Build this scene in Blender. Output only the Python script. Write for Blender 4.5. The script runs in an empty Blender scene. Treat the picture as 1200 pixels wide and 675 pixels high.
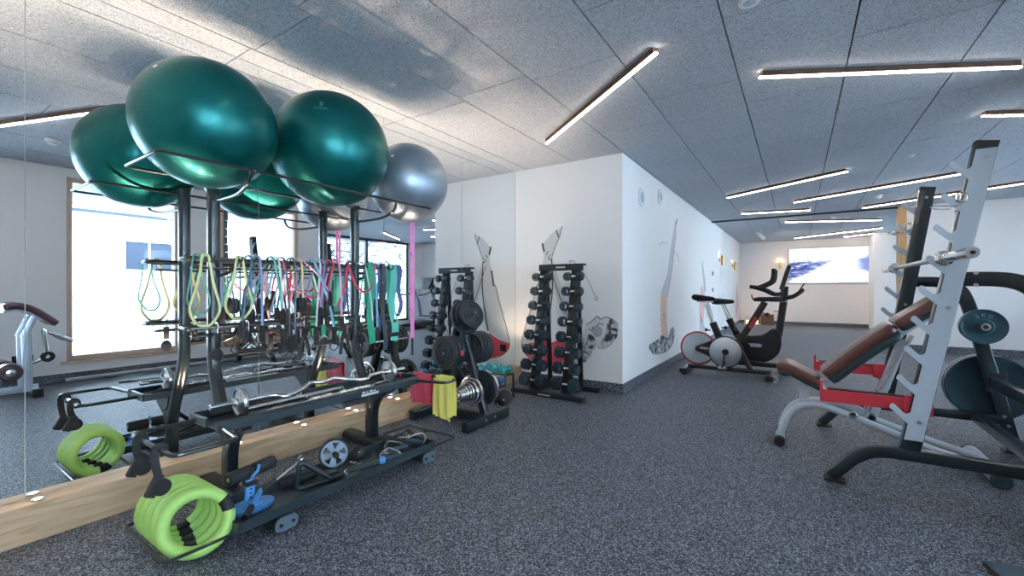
import bpy, bmesh, math, random
from mathutils import Vector, Matrix, noise
random.seed(7)
PI = math.pi
SC = bpy.context.scene
COL = SC.collection
V = Vector

# ------------------------------------------------------------------ materials
_M = {}
def mat(name, color=(.5,.5,.5), rough=.5, metal=0., coat=0., spec=.5, var=.12, scale=30., bump=0., emit=None, estr=0., sheen=0., trans=0., bscale=None, coatr=.1):
    """principled material whose roughness and tone vary a little with a noise texture"""
    if name in _M: return _M[name]
    m = bpy.data.materials.new(name); m.use_nodes = True
    nt = m.node_tree; b = nt.nodes['Principled BSDF']
    b.inputs['Base Color'].default_value = (*color, 1)
    b.inputs['Metallic'].default_value = metal
    b.inputs['Coat Weight'].default_value = coat
    b.inputs['Coat Roughness'].default_value = coatr
    b.inputs['Specular IOR Level'].default_value = spec
    b.inputs['Sheen Weight'].default_value = sheen
    b.inputs['Transmission Weight'].default_value = trans
    tc = nt.nodes.new('ShaderNodeTexCoord'); n = nt.nodes.new('ShaderNodeTexNoise')
    n.inputs['Scale'].default_value = scale; n.inputs['Detail'].default_value = 4
    nt.links.new(tc.outputs['Object'], n.inputs['Vector'])
    mr = nt.nodes.new('ShaderNodeMapRange')
    mr.inputs['To Min'].default_value = max(.02, rough*(1-var*1.6)); mr.inputs['To Max'].default_value = min(1, rough*(1+var*1.6))
    nt.links.new(n.outputs['Fac'], mr.inputs['Value']); nt.links.new(mr.outputs[0], b.inputs['Roughness'])
    mx = nt.nodes.new('ShaderNodeMix'); mx.data_type = 'RGBA'
    mx.inputs[6].default_value = (*[c*(1-var) for c in color], 1); mx.inputs[7].default_value = (*[min(1, c*(1+var)) for c in color], 1)
    nt.links.new(n.outputs['Fac'], mx.inputs[0]); nt.links.new(mx.outputs[2], b.inputs['Base Color'])
    if bump:
        n2 = nt.nodes.new('ShaderNodeTexNoise'); n2.inputs['Scale'].default_value = bscale or scale*4
        nt.links.new(tc.outputs['Object'], n2.inputs['Vector'])
        bp = nt.nodes.new('ShaderNodeBump'); bp.inputs['Strength'].default_value = bump; bp.inputs['Distance'].default_value = .004
        nt.links.new(n2.outputs['Fac'], bp.inputs['Height']); nt.links.new(bp.outputs[0], b.inputs['Normal'])
    if emit:
        b.inputs['Emission Color'].default_value = (*emit, 1); b.inputs['Emission Strength'].default_value = estr
    _M[name] = m
    return m

def nodes_of(m):
    nt = m.node_tree
    return nt, nt.nodes, nt.links, nt.nodes['Principled BSDF']

def rubber_floor():
    m = bpy.data.materials.new('speckled_rubber'); m.use_nodes = True
    nt, N, Lk, b = nodes_of(m)
    tc = N.new('ShaderNodeTexCoord')
    ns = N.new('ShaderNodeTexNoise'); ns.inputs['Scale'].default_value = 60; ns.inputs['Detail'].default_value = 2
    Lk.new(tc.outputs['Object'], ns.inputs['Vector'])
    wr = N.new('ShaderNodeMix'); wr.data_type = 'VECTOR'; wr.inputs[0].default_value = .012
    Lk.new(tc.outputs['Object'], wr.inputs[4]); Lk.new(ns.outputs['Color'], wr.inputs[5])
    def layer(scale, lo, hi):
        v = N.new('ShaderNodeTexVoronoi'); v.inputs['Scale'].default_value = scale; v.inputs['Randomness'].default_value = 1
        Lk.new(wr.outputs[1], v.inputs['Vector'])
        s = N.new('ShaderNodeSeparateColor'); Lk.new(v.outputs['Color'], s.inputs[0])
        r = N.new('ShaderNodeMapRange'); r.inputs['From Min'].default_value = lo; r.inputs['From Max'].default_value = hi
        Lk.new(s.outputs[0], r.inputs['Value']); return r.outputs[0], s.outputs[1]
    f1, g1 = layer(210, .76, .82)
    f2, g2 = layer(360, .74, .80)
    mxf = N.new('ShaderNodeMath'); mxf.operation = 'MAXIMUM'; Lk.new(f1, mxf.inputs[0])
    h = N.new('ShaderNodeMath'); h.operation = 'MULTIPLY'; h.inputs[1].default_value = .7; Lk.new(f2, h.inputs[0]); Lk.new(h.outputs[0], mxf.inputs[1])
    c = N.new('ShaderNodeMix'); c.data_type = 'RGBA'
    c.inputs[6].default_value = (.008, .0105, .015, 1); c.inputs[7].default_value = (.34, .39, .48, 1)
    Lk.new(mxf.outputs[0], c.inputs[0])
    Lk.new(c.outputs[2], b.inputs['Base Color'])
    b.inputs['Roughness'].default_value = .52; b.inputs['Specular IOR Level'].default_value = .6
    bp = N.new('ShaderNodeBump'); bp.inputs['Strength'].default_value = .12; bp.inputs['Distance'].default_value = .002
    Lk.new(g1, bp.inputs['Height']); Lk.new(bp.outputs[0], b.inputs['Normal'])
    return m

def wood_wool():
    m = bpy.data.materials.new('wood_wool_panel'); m.use_nodes = True
    nt, N, Lk, b = nodes_of(m)
    tc = N.new('ShaderNodeTexCoord')
    a = N.new('ShaderNodeTexNoise'); a.inputs['Scale'].default_value = 110; a.inputs['Detail'].default_value = 3; a.inputs['Distortion'].default_value = 2.2
    Lk.new(tc.outputs['Object'], a.inputs['Vector'])
    r = N.new('ShaderNodeValToRGB')
    r.color_ramp.elements[0].position = .36; r.color_ramp.elements[0].color = (.20,.22,.25,1)
    r.color_ramp.elements[1].position = .56; r.color_ramp.elements[1].color = (.64,.69,.76,1)
    Lk.new(a.outputs['Fac'], r.inputs[0])
    g = N.new('ShaderNodeTexNoise'); g.inputs['Scale'].default_value = 1.3
    Lk.new(tc.outputs['Object'], g.inputs['Vector'])
    mx = N.new('ShaderNodeMix'); mx.data_type = 'RGBA'; mx.blend_type = 'MULTIPLY'; mx.inputs[0].default_value = .12
    Lk.new(r.outputs[0], mx.inputs[6]); Lk.new(g.outputs['Fac'], mx.inputs[7])
    Lk.new(mx.outputs[2], b.inputs['Base Color'])
    b.inputs['Roughness'].default_value = .95; b.inputs['Specular IOR Level'].default_value = .1
    bp = N.new('ShaderNodeBump'); bp.inputs['Strength'].default_value = .5; bp.inputs['Distance'].default_value = .003
    Lk.new(a.outputs['Fac'], bp.inputs['Height']); Lk.new(bp.outputs[0], b.inputs['Normal'])
    return m

def wood(name, c0, c1, axis='Y', rough=.5):
    m = bpy.data.materials.new(name); m.use_nodes = True
    nt, N, Lk, b = nodes_of(m)
    tc = N.new('ShaderNodeTexCoord'); mp = N.new('ShaderNodeMapping')
    mp.inputs['Scale'].default_value = {'Y': (14, 1.3, 14), 'Z': (14, 14, 1.3)}[axis]
    Lk.new(tc.outputs['Object'], mp.inputs[0])
    n = N.new('ShaderNodeTexNoise'); n.inputs['Scale'].default_value = 2.2; n.inputs['Detail'].default_value = 6; n.inputs['Distortion'].default_value = 1.2
    Lk.new(mp.outputs[0], n.inputs['Vector'])
    r = N.new('ShaderNodeValToRGB')
    r.color_ramp.elements[0].position = .35; r.color_ramp.elements[0].color = (*c0, 1)
    r.color_ramp.elements[1].position = .62; r.color_ramp.elements[1].color = (*c1, 1)
    Lk.new(n.outputs['Fac'], r.inputs[0]); Lk.new(r.outputs[0], b.inputs['Base Color'])
    b.inputs['Roughness'].default_value = rough
    return m

def glass_mat():
    m = bpy.data.materials.new('window_glass'); m.use_nodes = True
    nt = m.node_tree; N = nt.nodes; Lk = nt.links
    for n in list(N):
        if n.type == 'BSDF_PRINCIPLED': N.remove(n)
    out = [n for n in N if n.type == 'OUTPUT_MATERIAL'][0]
    t = N.new('ShaderNodeBsdfTransparent'); t.inputs[0].default_value = (.93, .97, .98, 1)
    g = N.new('ShaderNodeBsdfGlossy'); g.inputs['Roughness'].default_value = .02
    f = N.new('ShaderNodeFresnel'); f.inputs[0].default_value = 1.4
    mx = N.new('ShaderNodeMixShader'); Lk.new(f.outputs[0], mx.inputs[0]); Lk.new(t.outputs[0], mx.inputs[1]); Lk.new(g.outputs[0], mx.inputs[2])
    Lk.new(mx.outputs[0], out.inputs[0])
    return m

def mirror_mat():
    m = mat('mirror_silver', (.86,.90,.92), .0, 1., var=0)
    nt, N, Lk, b = nodes_of(m)
    for l in list(b.inputs['Roughness'].links): Lk.remove(l)
    b.inputs['Roughness'].default_value = .0
    return m

def ball_mat(name, c, rough=.34):
    m = mat(name, c, rough, .72, coat=.15, var=.06, scale=6, coatr=.12)
    nt, N, Lk, b = nodes_of(m)
    tc = N.new('ShaderNodeTexCoord'); w = N.new('ShaderNodeTexWave'); w.bands_direction = 'Z'
    w.inputs['Scale'].default_value = 26; w.inputs['Distortion'].default_value = 0
    Lk.new(tc.outputs['Object'], w.inputs['Vector'])
    s = N.new('ShaderNodeMath'); s.operation = 'POWER'; s.inputs[1].default_value = 6; Lk.new(w.outputs['Fac'], s.inputs[0])
    bp = N.new('ShaderNodeBump'); bp.inputs['Strength'].default_value = .10; bp.inputs['Distance'].default_value = .002
    Lk.new(s.outputs[0], bp.inputs['Height']); Lk.new(bp.outputs[0], b.inputs['Normal'])
    return m

def screen_mat():
    """lit screen: pale sky, blue mountain ridge coming in from the left"""
    m = bpy.data.materials.new('lit_screen'); m.use_nodes = True
    nt, N, Lk, b = nodes_of(m)
    tc = N.new('ShaderNodeTexCoord'); sp = N.new('ShaderNodeSeparateXYZ'); Lk.new(tc.outputs['Generated'], sp.inputs[0])
    n = N.new('ShaderNodeTexNoise'); n.inputs['Scale'].default_value = 7; n.inputs['Detail'].default_value = 8; n.inputs['Roughness'].default_value = .7; n.inputs['Distortion'].default_value = .6
    mp = N.new('ShaderNodeMapping'); mp.inputs['Rotation'].default_value = (0, .55, 0); mp.inputs['Scale'].default_value = (1.0, 1, 2.6)
    Lk.new(tc.outputs['Generated'], mp.inputs[0]); Lk.new(mp.outputs[0], n.inputs['Vector'])
    def math_(op, a, c):
        q = N.new('ShaderNodeMath'); q.operation = op
        for i, v in enumerate((a, c)):
            if isinstance(v, (int, float)): q.inputs[i].default_value = v
            else: Lk.new(v, q.inputs[i])
        return q.outputs[0]
    ridge = math_('ADD', math_('MULTIPLY', sp.outputs[0], .52), .33)
    dist = math_('ABSOLUTE', math_('SUBTRACT', sp.outputs[2], ridge), 0)
    width = math_('MAXIMUM', math_('SUBTRACT', .30, math_('MULTIPLY', sp.outputs[0], .52)), .0001)
    wob = math_('MULTIPLY', math_('SUBTRACT', n.outputs['Fac'], .5), 2.2)
    inside = math_('MAXIMUM', math_('ADD', math_('SUBTRACT', 1, math_('DIVIDE', dist, width)), wob), 0)
    fade = math_('MAXIMUM', math_('SUBTRACT', 1, math_('MULTIPLY', sp.outputs[0], 1.75)), 0)
    k = math_('MULTIPLY', math_('MULTIPLY', math_('POWER', inside, .5), math_('POWER', fade, .6)), math_('MULTIPLY', math_('SUBTRACT', n.outputs['Fac'], .36), 9))
    # second patch at the right edge
    dx = math_('SUBTRACT', 1.0, sp.outputs[0]); dz = math_('ABSOLUTE', math_('SUBTRACT', sp.outputs[2], .52), 0)
    p2 = math_('SUBTRACT', math_('ADD', .14, math_('MULTIPLY', wob, .06)), math_('ADD', dx, math_('MULTIPLY', math_('MAXIMUM', math_('SUBTRACT', dz, .12), 0), 1.2)))
    k2 = math_('MULTIPLY', math_('MAXIMUM', p2, 0), math_('MULTIPLY', n.outputs['Fac'], 14))
    kk = math_('MINIMUM', math_('ADD', math_('MAXIMUM', k, 0), math_('MINIMUM', k2, .55)), 1)
    r = N.new('ShaderNodeValToRGB')
    r.color_ramp.elements[0].position = 0; r.color_ramp.elements[0].color = (.84,.89,1,1)
    r.color_ramp.elements[1].position = 1; r.color_ramp.elements[1].color = (.015,.05,.28,1)
    e = r.color_ramp.elements.new(.45); e.color = (.28,.36,.72,1)
    Lk.new(kk, r.inputs[0])
    b.inputs['Base Color'].default_value = (.02,.02,.03,1); b.inputs['Roughness'].default_value = .25
    Lk.new(r.outputs[0], b.inputs['Emission Color']); b.inputs['Emission Strength'].default_value = 1.0
    return m

# ------------------------------------------------------------------ geometry
def catmull(pts, n=8, closed=False):
    P = [V(p) for p in pts]; out = []
    N_ = len(P); rng = range(N_ if closed else N_-1)
    for i in rng:
        if closed: a, b, c, d = P[(i-1) % N_], P[i], P[(i+1) % N_], P[(i+2) % N_]
        else: a, b, c, d = P[max(i-1, 0)], P[i], P[i+1], P[min(i+2, N_-1)]
        for j in range(n):
            t = j/n
            out.append(.5*((2*b)+(-a+c)*t+(2*a-5*b+4*c-d)*t*t+(-a+3*b-3*c+d)*t**3))
    if not closed: out.append(P[-1])
    return out

def fillet(pts, r, n=5, closed=False):
    P = [V(p) for p in pts]; out = []; N_ = len(P)
    for i in range(N_):
        if not closed and i in (0, N_-1): out.append(P[i]); continue
        a, b, c = P[(i-1) % N_], P[i], P[(i+1) % N_]
        u, w = (a-b), (c-b); rr = min(r, u.length*.48, w.length*.48)
        s, e = b+u.normalized()*rr, b+w.normalized()*rr
        for j in range(n+1):
            t = j/n; out.append((1-t)**2*s+2*t*(1-t)*b+t*t*e)
    return out

def rrect(w, h, r, n=3):
    """rounded rectangle section, centred"""
    out = []
    for cx, cy, a0 in ((w/2-r, h/2-r, 0), (-w/2+r, h/2-r, 90), (-w/2+r, -h/2+r, 180), (w/2-r, -h/2+r, 270)):
        for j in range(n+1):
            a = math.radians(a0+90*j/n); out.append((cx+r*math.cos(a), cy+r*math.sin(a)))
    return out

class MB:
    def __init__(s): s.bm = bmesh.new()
    def _faces(s, rings, closed, smooth, caps):
        bm = s.bm; R = [[bm.verts.new(p) for p in ring] for ring in rings]
        n = len(R[0]); m = len(R)
        for i in range(m if closed else m-1):
            A, B = R[i], R[(i+1) % m]
            for j in range(n):
                f = bm.faces.new((A[j], A[(j+1) % n], B[(j+1) % n], B[j])); f.smooth = smooth
        if caps and not closed:
            bm.faces.new(list(reversed(R[0]))); bm.faces.new(R[-1])
        return s
    def sweep(s, pts, section, up=None, closed=False, smooth=True, caps=True, scales=None):
        P = [V(p) for p in pts]; m = len(P); T = []
        for i in range(m):
            if closed: t = P[(i+1) % m]-P[(i-1) % m]
            else: t = P[min(i+1, m-1)]-P[max(i-1, 0)]
            T.append(t.normalized() if t.length > 1e-9 else V((0,0,1)))
        rings = []; nrm = None
        for i in range(m):
            t = T[i]
            if up is not None:
                x = V(up).cross(t)
                if x.length < 1e-5: x = t.orthogonal()
                x.normalize(); y = t.cross(x)
            else:
                if nrm is None: nrm = t.orthogonal().normalized()
                else:
                    nrm = (nrm - t*nrm.dot(t))
                    if nrm.length < 1e-6: nrm = t.orthogonal()
                    nrm.normalize()
                x = nrm; y = t.cross(x)
            k = scales[i] if scales else 1.
            rings.append([P[i]+x*(a*k)+y*(b*k) for a, b in section])
        return s._faces(rings, closed, smooth, caps)
    def tube(s, pts, r, seg=10, closed=False, caps=True, scales=None):
        sec = [(r*math.cos(2*PI*i/seg), r*math.sin(2*PI*i/seg)) for i in range(seg)]
        return s.sweep(pts, sec, None, closed, True, caps, scales)
    def cyl(s, a, b, r, seg=20, r2=None):
        a, b = V(a), V(b)
        return s.lathe(a, b-a, [(0, r), ((b-a).length, r if r2 is None else r2)], seg, sharp=True)
    def lathe(s, o, axis, prof, seg=28, sharp=False, caps=True):
        """prof: list of (distance along the axis, radius)"""
        o, ax = V(o), V(axis).normalized(); x = ax.orthogonal().normalized(); y = ax.cross(x); bm = s.bm
        R = []
        for d, r in prof:
            r = max(r, 1e-5)
            R.append([bm.verts.new(o+ax*d+(x*math.cos(2*PI*i/seg)+y*math.sin(2*PI*i/seg))*r) for i in range(seg)])
        for A, B in zip(R, R[1:]):
            for j in range(seg):
                f = bm.faces.new((A[j], A[(j+1) % seg], B[(j+1) % seg], B[j])); f.smooth = True
        if len(prof) >= 4 and abs(prof[0][1]-prof[-1][1]) < 1e-6 and abs(prof[0][0]-prof[1][0]) < 1e-9 and prof[0][1] > 1e-3:
            A, B = R[-1], R[0]                      # hollow: close the bore instead of capping it
            for j in range(seg):
                f = bm.faces.new((A[j], A[(j+1) % seg], B[(j+1) % seg], B[j])); f.smooth = True
        elif caps:
            bm.faces.new(list(reversed(R[0]))); bm.faces.new(R[-1])
        return s
    def box(s, lo, hi, bev=0., M=None):
        lo, hi = V(lo), V(hi); b2 = bmesh.new(); bmesh.ops.create_cube(b2, size=1)
        for v in b2.verts: v.co = V([(lo[i]+hi[i])/2+v.co[i]*(hi[i]-lo[i]) for i in range(3)])
        if bev: bmesh.ops.bevel(b2, geom=b2.edges[:], offset=bev, segments=2, affect='EDGES', profile=.6)
        return s.merge(b2, M)
    def merge(s, b2, M=None):
        if M is not None: b2.transform(M)
        me = bpy.data.meshes.new('t'); b2.to_mesh(me); b2.free(); s.bm.from_mesh(me); bpy.data.meshes.remove(me)
        return s
    def prism(s, poly, vec, bev=0.):
        """closed polygon of 3-D points thickened by vec"""
        vec = V(vec); b2 = bmesh.new()
        A = [b2.verts.new(V(p)) for p in poly]; B = [b2.verts.new(V(p)+vec) for p in poly]; n = len(A)
        b2.faces.new(A); b2.faces.new(list(reversed(B)))
        for i in range(n): b2.faces.new((A[i], B[i], B[(i+1) % n], A[(i+1) % n]))
        bmesh.ops.recalc_face_normals(b2, faces=b2.faces[:])
        if bev: bmesh.ops.bevel(b2, geom=b2.edges[:], offset=bev, segments=2, affect='EDGES', profile=.6)
        return s.merge(b2)
    def ball(s, c, r, u=24, v=14, sc=(1,1,1), M=None):
        b2 = bmesh.new(); bmesh.ops.create_uvsphere(b2, u_segments=u, v_segments=v, radius=r)
        for f in b2.faces: f.smooth = True
        for q in b2.verts: q.co = V([q.co[i]*sc[i] for i in range(3)])
        if M is not None: b2.transform(M)
        for q in b2.verts: q.co += V(c)
        return s.merge(b2)

def part(name, mb, m, parent=None, world=True, shift=None):
    """link the collected shapes as ONE mesh; world=True: the shapes were given in room coordinates"""
    bm = mb.bm
    bmesh.ops.recalc_face_normals(bm, faces=bm.faces[:])
    if shift: bm.transform(Matrix.Translation(shift))
    if parent is not None and world:
        bm.transform(wm(parent).inverted())
    for e in bm.edges:
        if len(e.link_faces) == 2 and e.calc_face_angle(0) > math.radians(38): e.smooth = False
    me = bpy.data.meshes.new(name); bm.to_mesh(me); bm.free()
    if m is not None: me.materials.append(m)
    o = bpy.data.objects.new(name, me); COL.objects.link(o)
    if parent is not None: o.parent = parent
    return o

def wm(o):
    M = Matrix.LocRotScale(o.location, o.rotation_euler, o.scale)
    return (wm(o.parent) @ M) if o.parent else M

def tag(o, label=None, cat=None, group=None, kind=None):
    if label: o['label'] = label
    if cat: o['category'] = cat
    if group: o['group'] = group
    if kind: o['kind'] = kind
    return o

def thing(name, label, cat, loc, rz=0, group=None):
    o = bpy.data.objects.new(name, None); COL.objects.link(o)
    o.location = loc; o.rotation_euler = (0, 0, rz); o.empty_display_size = .1
    return tag(o, label, cat, group)

def solo(name, mb, m, label, cat, group=None):
    """a thing of one mesh, its origin at the middle of its underside"""
    bm = mb.bm; xs = [v.co for v in bm.verts]
    c = V(((min(v.x for v in xs)+max(v.x for v in xs))/2, (min(v.y for v in xs)+max(v.y for v in xs))/2, min(v.z for v in xs)))
    bm.transform(Matrix.Translation(-c))
    o = part(name, mb, m); o.location = c
    return tag(o, label, cat, group)

def struct(name, mb, m, parent=None):
    o = part(name, mb, m, parent, world=True)
    if parent is None: o['kind'] = 'structure'
    return o

def copy_tree(o, parent=None):
    c = o.copy(); COL.objects.link(c)
    if parent is not None: c.parent = parent
    for ch in list(o.children): copy_tree(ch, c)
    return c

# ------------------------------------------------------------------ palette
FLOOR = rubber_floor(); CEIL = wood_wool(); GLASS = glass_mat(); MIRROR = mirror_mat()
OAK = wood('pale_oak_board', (.50,.33,.19), (.66,.47,.30)); PINE = wood('pine_frame', (.58,.42,.32), (.70,.53,.42), 'Z')
POST = wood('oak_post', (.52,.31,.13), (.68,.43,.21), 'Z')
WALL = mat('white_paint', (.89,.89,.89), .75, var=.02, scale=3, bump=.05, bscale=120)
BASE = mat('rubber_skirting', (.035,.045,.05), .5, var=.6, scale=120)
BLACK = mat('black_steel', (.010,.020,.027), .28, .1, coat=.6, var=.03)
BLACKM = mat('matt_black_steel', (.016,.022,.026), .42, .2, coat=.2, var=.1)
RUBBER = mat('black_rubber', (.016,.017,.019), .62, var=.15)
FOAM = mat('black_foam', (.02,.022,.026), .9, var=.2, bump=.3, scale=60)
CHROME = mat('chrome', (.78,.79,.80), .12, 1., var=.15)
STEEL = mat('brushed_steel', (.60,.61,.63), .3, 1., var=.15)
SILVER = mat('silver_powder_coat', (.60,.70,.80), .3, .25, coat=.3, var=.03)
FRAME = mat('light_grey_frame_paint', (.62,.69,.76), .32, .2, coat=.3, var=.04)
RED = mat('red_paint', (.62,.035,.055), .35, .0, coat=.3, var=.05)
LEATHER = mat('brown_leatherette', (.165,.058,.052), .33, .0, coat=.25, var=.12, scale=14, bump=.12, bscale=160)
PLATE = mat('blue_black_enamel', (.025,.075,.11), .32, .3, coat=.35, var=.12)
RPLATE = mat('rubber_plate', (.017,.025,.031), .42, .1, var=.15)
BLUE = mat('light_blue_plastic', (.06,.26,.62), .35, coat=.2, var=.06)
WHITE = mat('white_plastic', (.78,.79,.80), .45, var=.03)
DARKW = mat('dark_anodised', (.16,.095,.07), .5, .3, var=.1)
HEAD = mat('dumbbell_rubber', (.018,.042,.060), .34, .05, coat=.3, var=.15)
LABELW = mat('pale_print', (.55,.60,.62), .5, var=.02)
# ------------------------------------------------------------------ the room
H = 2.51; XM = -2.853; XW = 1.45; YF = 4.38; XS = -1.523; YB = 9.95; YE = 15.3; XR = 4.4; Y0 = -2.6
def boxes(lst, bev=0.):
    m = MB()
    for lo, hi in lst: m.box(lo, hi, bev)
    return m
struct('floor', boxes([((-3.05, Y0-.2, -.12), (4.65, YE+.2, 0))]), FLOOR)
# ceiling of butt-jointed wood wool boards, joints staggered per column
cm = MB(); k = -2; offs = {-1: 2.52, 0: 2.44, 1: 2.52, 2: 3.27, 3: 2.50, 4: 3.09}
for c in range(-2, 12):
    x0 = -2.094+.5877*c; x1 = x0+.5877
    off = offs.get(c, 2.5+.6*(c % 2))
    y = off-1.235*8
    while y < YE:
        lo = (max(x0+.0042, XM), max(y+.003, Y0)); hi = (min(x1-.0042, XR), min(y+1.235-.003, YE))
        if hi[0]-lo[0] > .02 and hi[1]-lo[1] > .02:
            cm.box((lo[0], lo[1], H), (hi[0], hi[1], H+.03))
        y += 1.235
ceil = struct('ceiling', cm, CEIL)
struct('ceiling_slab', boxes([((-3.05, Y0-.2, H+.025), (4.65, YE+.2, H+.2))]), mat('dark_void', (.02,.02,.022), .9))
struct('wall_left', boxes([((-3.05, Y0-.2, -.1), (-2.8635, YF, H+.1))]), WALL)
struct('wall_front', boxes([((-3.05, YF, -.1), (XS, YF+.15, H+.1))]), WALL)
struct('wall_side', boxes([((XS-.15, YF+.15, -.1), (XS, YE+.2, H+.1))]), WALL)
struct('wall_back', boxes([((-3.05, Y0-.2, -.1), (XW+.3, Y0, H+.1))]), WALL)
struct('wall_far', boxes([((XS, YE, -.1), (XR+.25, YE+.2, H+.1))]), WALL)
WIN = [(-1.7, .82), (1.325, 2.45), (2.94, 4.15)]
ZS, ZT = .24, 2.41
segs = [((XW, Y0, -.1), (XW+.3, 4.55, ZS)), ((XW, Y0, ZT), (XW+.3, 4.55, H+.1))]
ys = [Y0]+[v for w in WIN for v in w]+[4.55]
for i in range(0, len(ys), 2): segs.append(((XW, ys[i], ZS), (XW+.3, ys[i+1], ZT)))
struct('wall_right', boxes(segs), WALL)
struct('wall_return', boxes([((XW+.3, 4.40, -.1), (XR+.25, 4.55, H+.1))]), WALL)
struct('wall_glazed', boxes([((XR, 4.55, -.1), (XR+.25, 4.9, H+.1)), ((XR, 9.44, -.1), (XR+.25, 10.6, H+.1)), ((XR, 14.9, -.1), (XR+.25, YE, H+.1)), ((XR, 10.6, -.1), (XR+.25, 14.9, .1)), ((XR, 4.9, -.1), (XR+.25, 9.44, .1))]), WALL)
struct('wall_partition', boxes([((1.56, YB, -.1), (XR, YB+.14, H+.1))]), WALL)
struct('wall_column', boxes([((1.62, 14.3, -.1), (1.98, YE, H+.1))]), WALL)
struct('trim_post', boxes([((1.45, YB-.03, 0), (1.56, YB+.17, H))], .004), POST)
struct('trim_beam', boxes([((XS, YB-.012, H-.03), (1.45, YB+.03, H))]), BLACKM)
struct('trim_ledge', boxes([((XM-.01, Y0, 0), (-2.76, YF, .163))], .002), OAK)
bbs = [('baseboard_front', ((-2.76, YF-.014, 0), (XS+.014, YF, .10))), ('baseboard_side', ((XS, YF, 0), (XS+.014, YE, .10))),
       ('baseboard_right', ((XW-.014, Y0, 0), (XW, 4.55, .10))), ('baseboard_partition', ((1.56, YB-.014, 0), (XR, YB, .13))),
       ('baseboard_far', ((XS, YE-.014, 0), (1.62, YE, .10))), ('baseboard_column', ((1.606, 14.286, 0), (1.99, 14.3, .10))),
       ('baseboard_return', ((XW, 4.55, 0), (XR, 4.564, .10)))]
for n, (lo, hi) in bbs: struct(n, boxes([(lo, hi)], .003), FLOOR)

# windows in the right wall: pine frames, panes, sills
def window(n, y0, y1, sill=True):
    e = bpy.data.objects.new(f'window_{n}', None); COL.objects.link(e); e.location = (XW+.1, (y0+y1)/2, ZS); e['kind'] = 'structure'
    t = .055; xa, xb = XW+.03, XW+.13
    struct('window_frame', boxes([((xa, y0, ZS), (xb, y0+t, ZT)), ((xa, y1-t, ZS), (xb, y1, ZT)), ((xa, y0+t, ZS), (xb, y1-t, ZS+t)), ((xa, y0+t, ZT-t), (xb, y1-t, ZT))], .003), PINE, e)
    struct('window_glass', boxes([((xa+.04, y0+t, ZS+t), (xa+.052, y1-t, ZT-t))]), GLASS, e)
    struct('window_sill', boxes([((XW-.03, y0-.05, ZS-.03), (xa+.01, y1+.05, ZS))], .004), PINE, e)
for i, (a, b) in enumerate(WIN): window(i+1, a, b)
# floor-to-ceiling glazing at the far right, seen in the mirrors
e = bpy.data.objects.new('window_4', None); COL.objects.link(e); e.location = (XR+.1, 7.2, .1); e['kind'] = 'structure'
ms = [4.9, 6.4, 7.9, 9.44]
fr = [((XR+.05, y-.03, .1), (XR+.13, y+.03, H)) for y in ms]+[((XR+.05, 4.9, .1), (XR+.13, 9.44, .16)), ((XR+.05, 4.9, H-.07), (XR+.13, 9.44, H))]
struct('window_frame', boxes(fr, .002), mat('dark_window_frame', (.05,.06,.07), .4, .4), e)
for a, b in zip(ms, ms[1:]): struct('window_glass', boxes([((XR+.085, a+.03, .16), (XR+.095, b-.03, H-.07))]), GLASS, e)

e = bpy.data.objects.new('window_5', None); COL.objects.link(e); e.location = (XR+.1, 12.7, .5); e['kind'] = 'structure'  # unseen window, added to brighten the back room
struct('window_frame', boxes([((XR+.05, y-.03, .1), (XR+.13, y+.03, H)) for y in (10.63, 12.05, 13.45, 14.87)]+[((XR+.05, 10.6, .1), (XR+.13, 14.9, .16)), ((XR+.05, 10.6, H-.07), (XR+.13, 14.9, H))]), mat('dark_window_frame'), e)
for a, b in ((10.66, 12.02), (12.08, 13.42), (13.48, 14.84)): struct('window_glass', boxes([((XR+.085, a, .16), (XR+.095, b, H-.07))]), GLASS, e)

# mirrors: five panes seen, two more behind the camera
pn = ['nearest', 'second nearest', 'middle', 'second farthest', 'farthest']
pane_words = {0: 'frameless mirror pane nearest the left edge, with the curl bench and window in it',
              1: 'frameless mirror pane behind the first green ball and left half of the storage rack',
              2: 'frameless mirror pane behind the right half of the storage rack and the second green ball',
              3: 'frameless mirror pane behind the pink strap and silver ball',
              4: 'frameless mirror pane meeting the mural wall behind the plate tree',
              -1: 'frameless mirror pane beside the camera, left of the curl bench reflection',
              -2: 'frameless mirror pane at the rear end of the mirrored wall'}
for i in range(-2, 5):
    y0 = .398+.992*(i-0)-.992*0
    lo, hi = (y0 if i > -3 else Y0), y0+.992
    lo, hi = y0-.992+.992, hi
    hi = min(hi, YF)
    m = MB().box((XM-.006, lo+.0015, .165), (XM, hi-.0015, H-.003))
    o = part('wall_mirror', m, MIRROR); tag(o, pane_words[i], 'mirror', 'mirror panes on the left wall')

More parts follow.
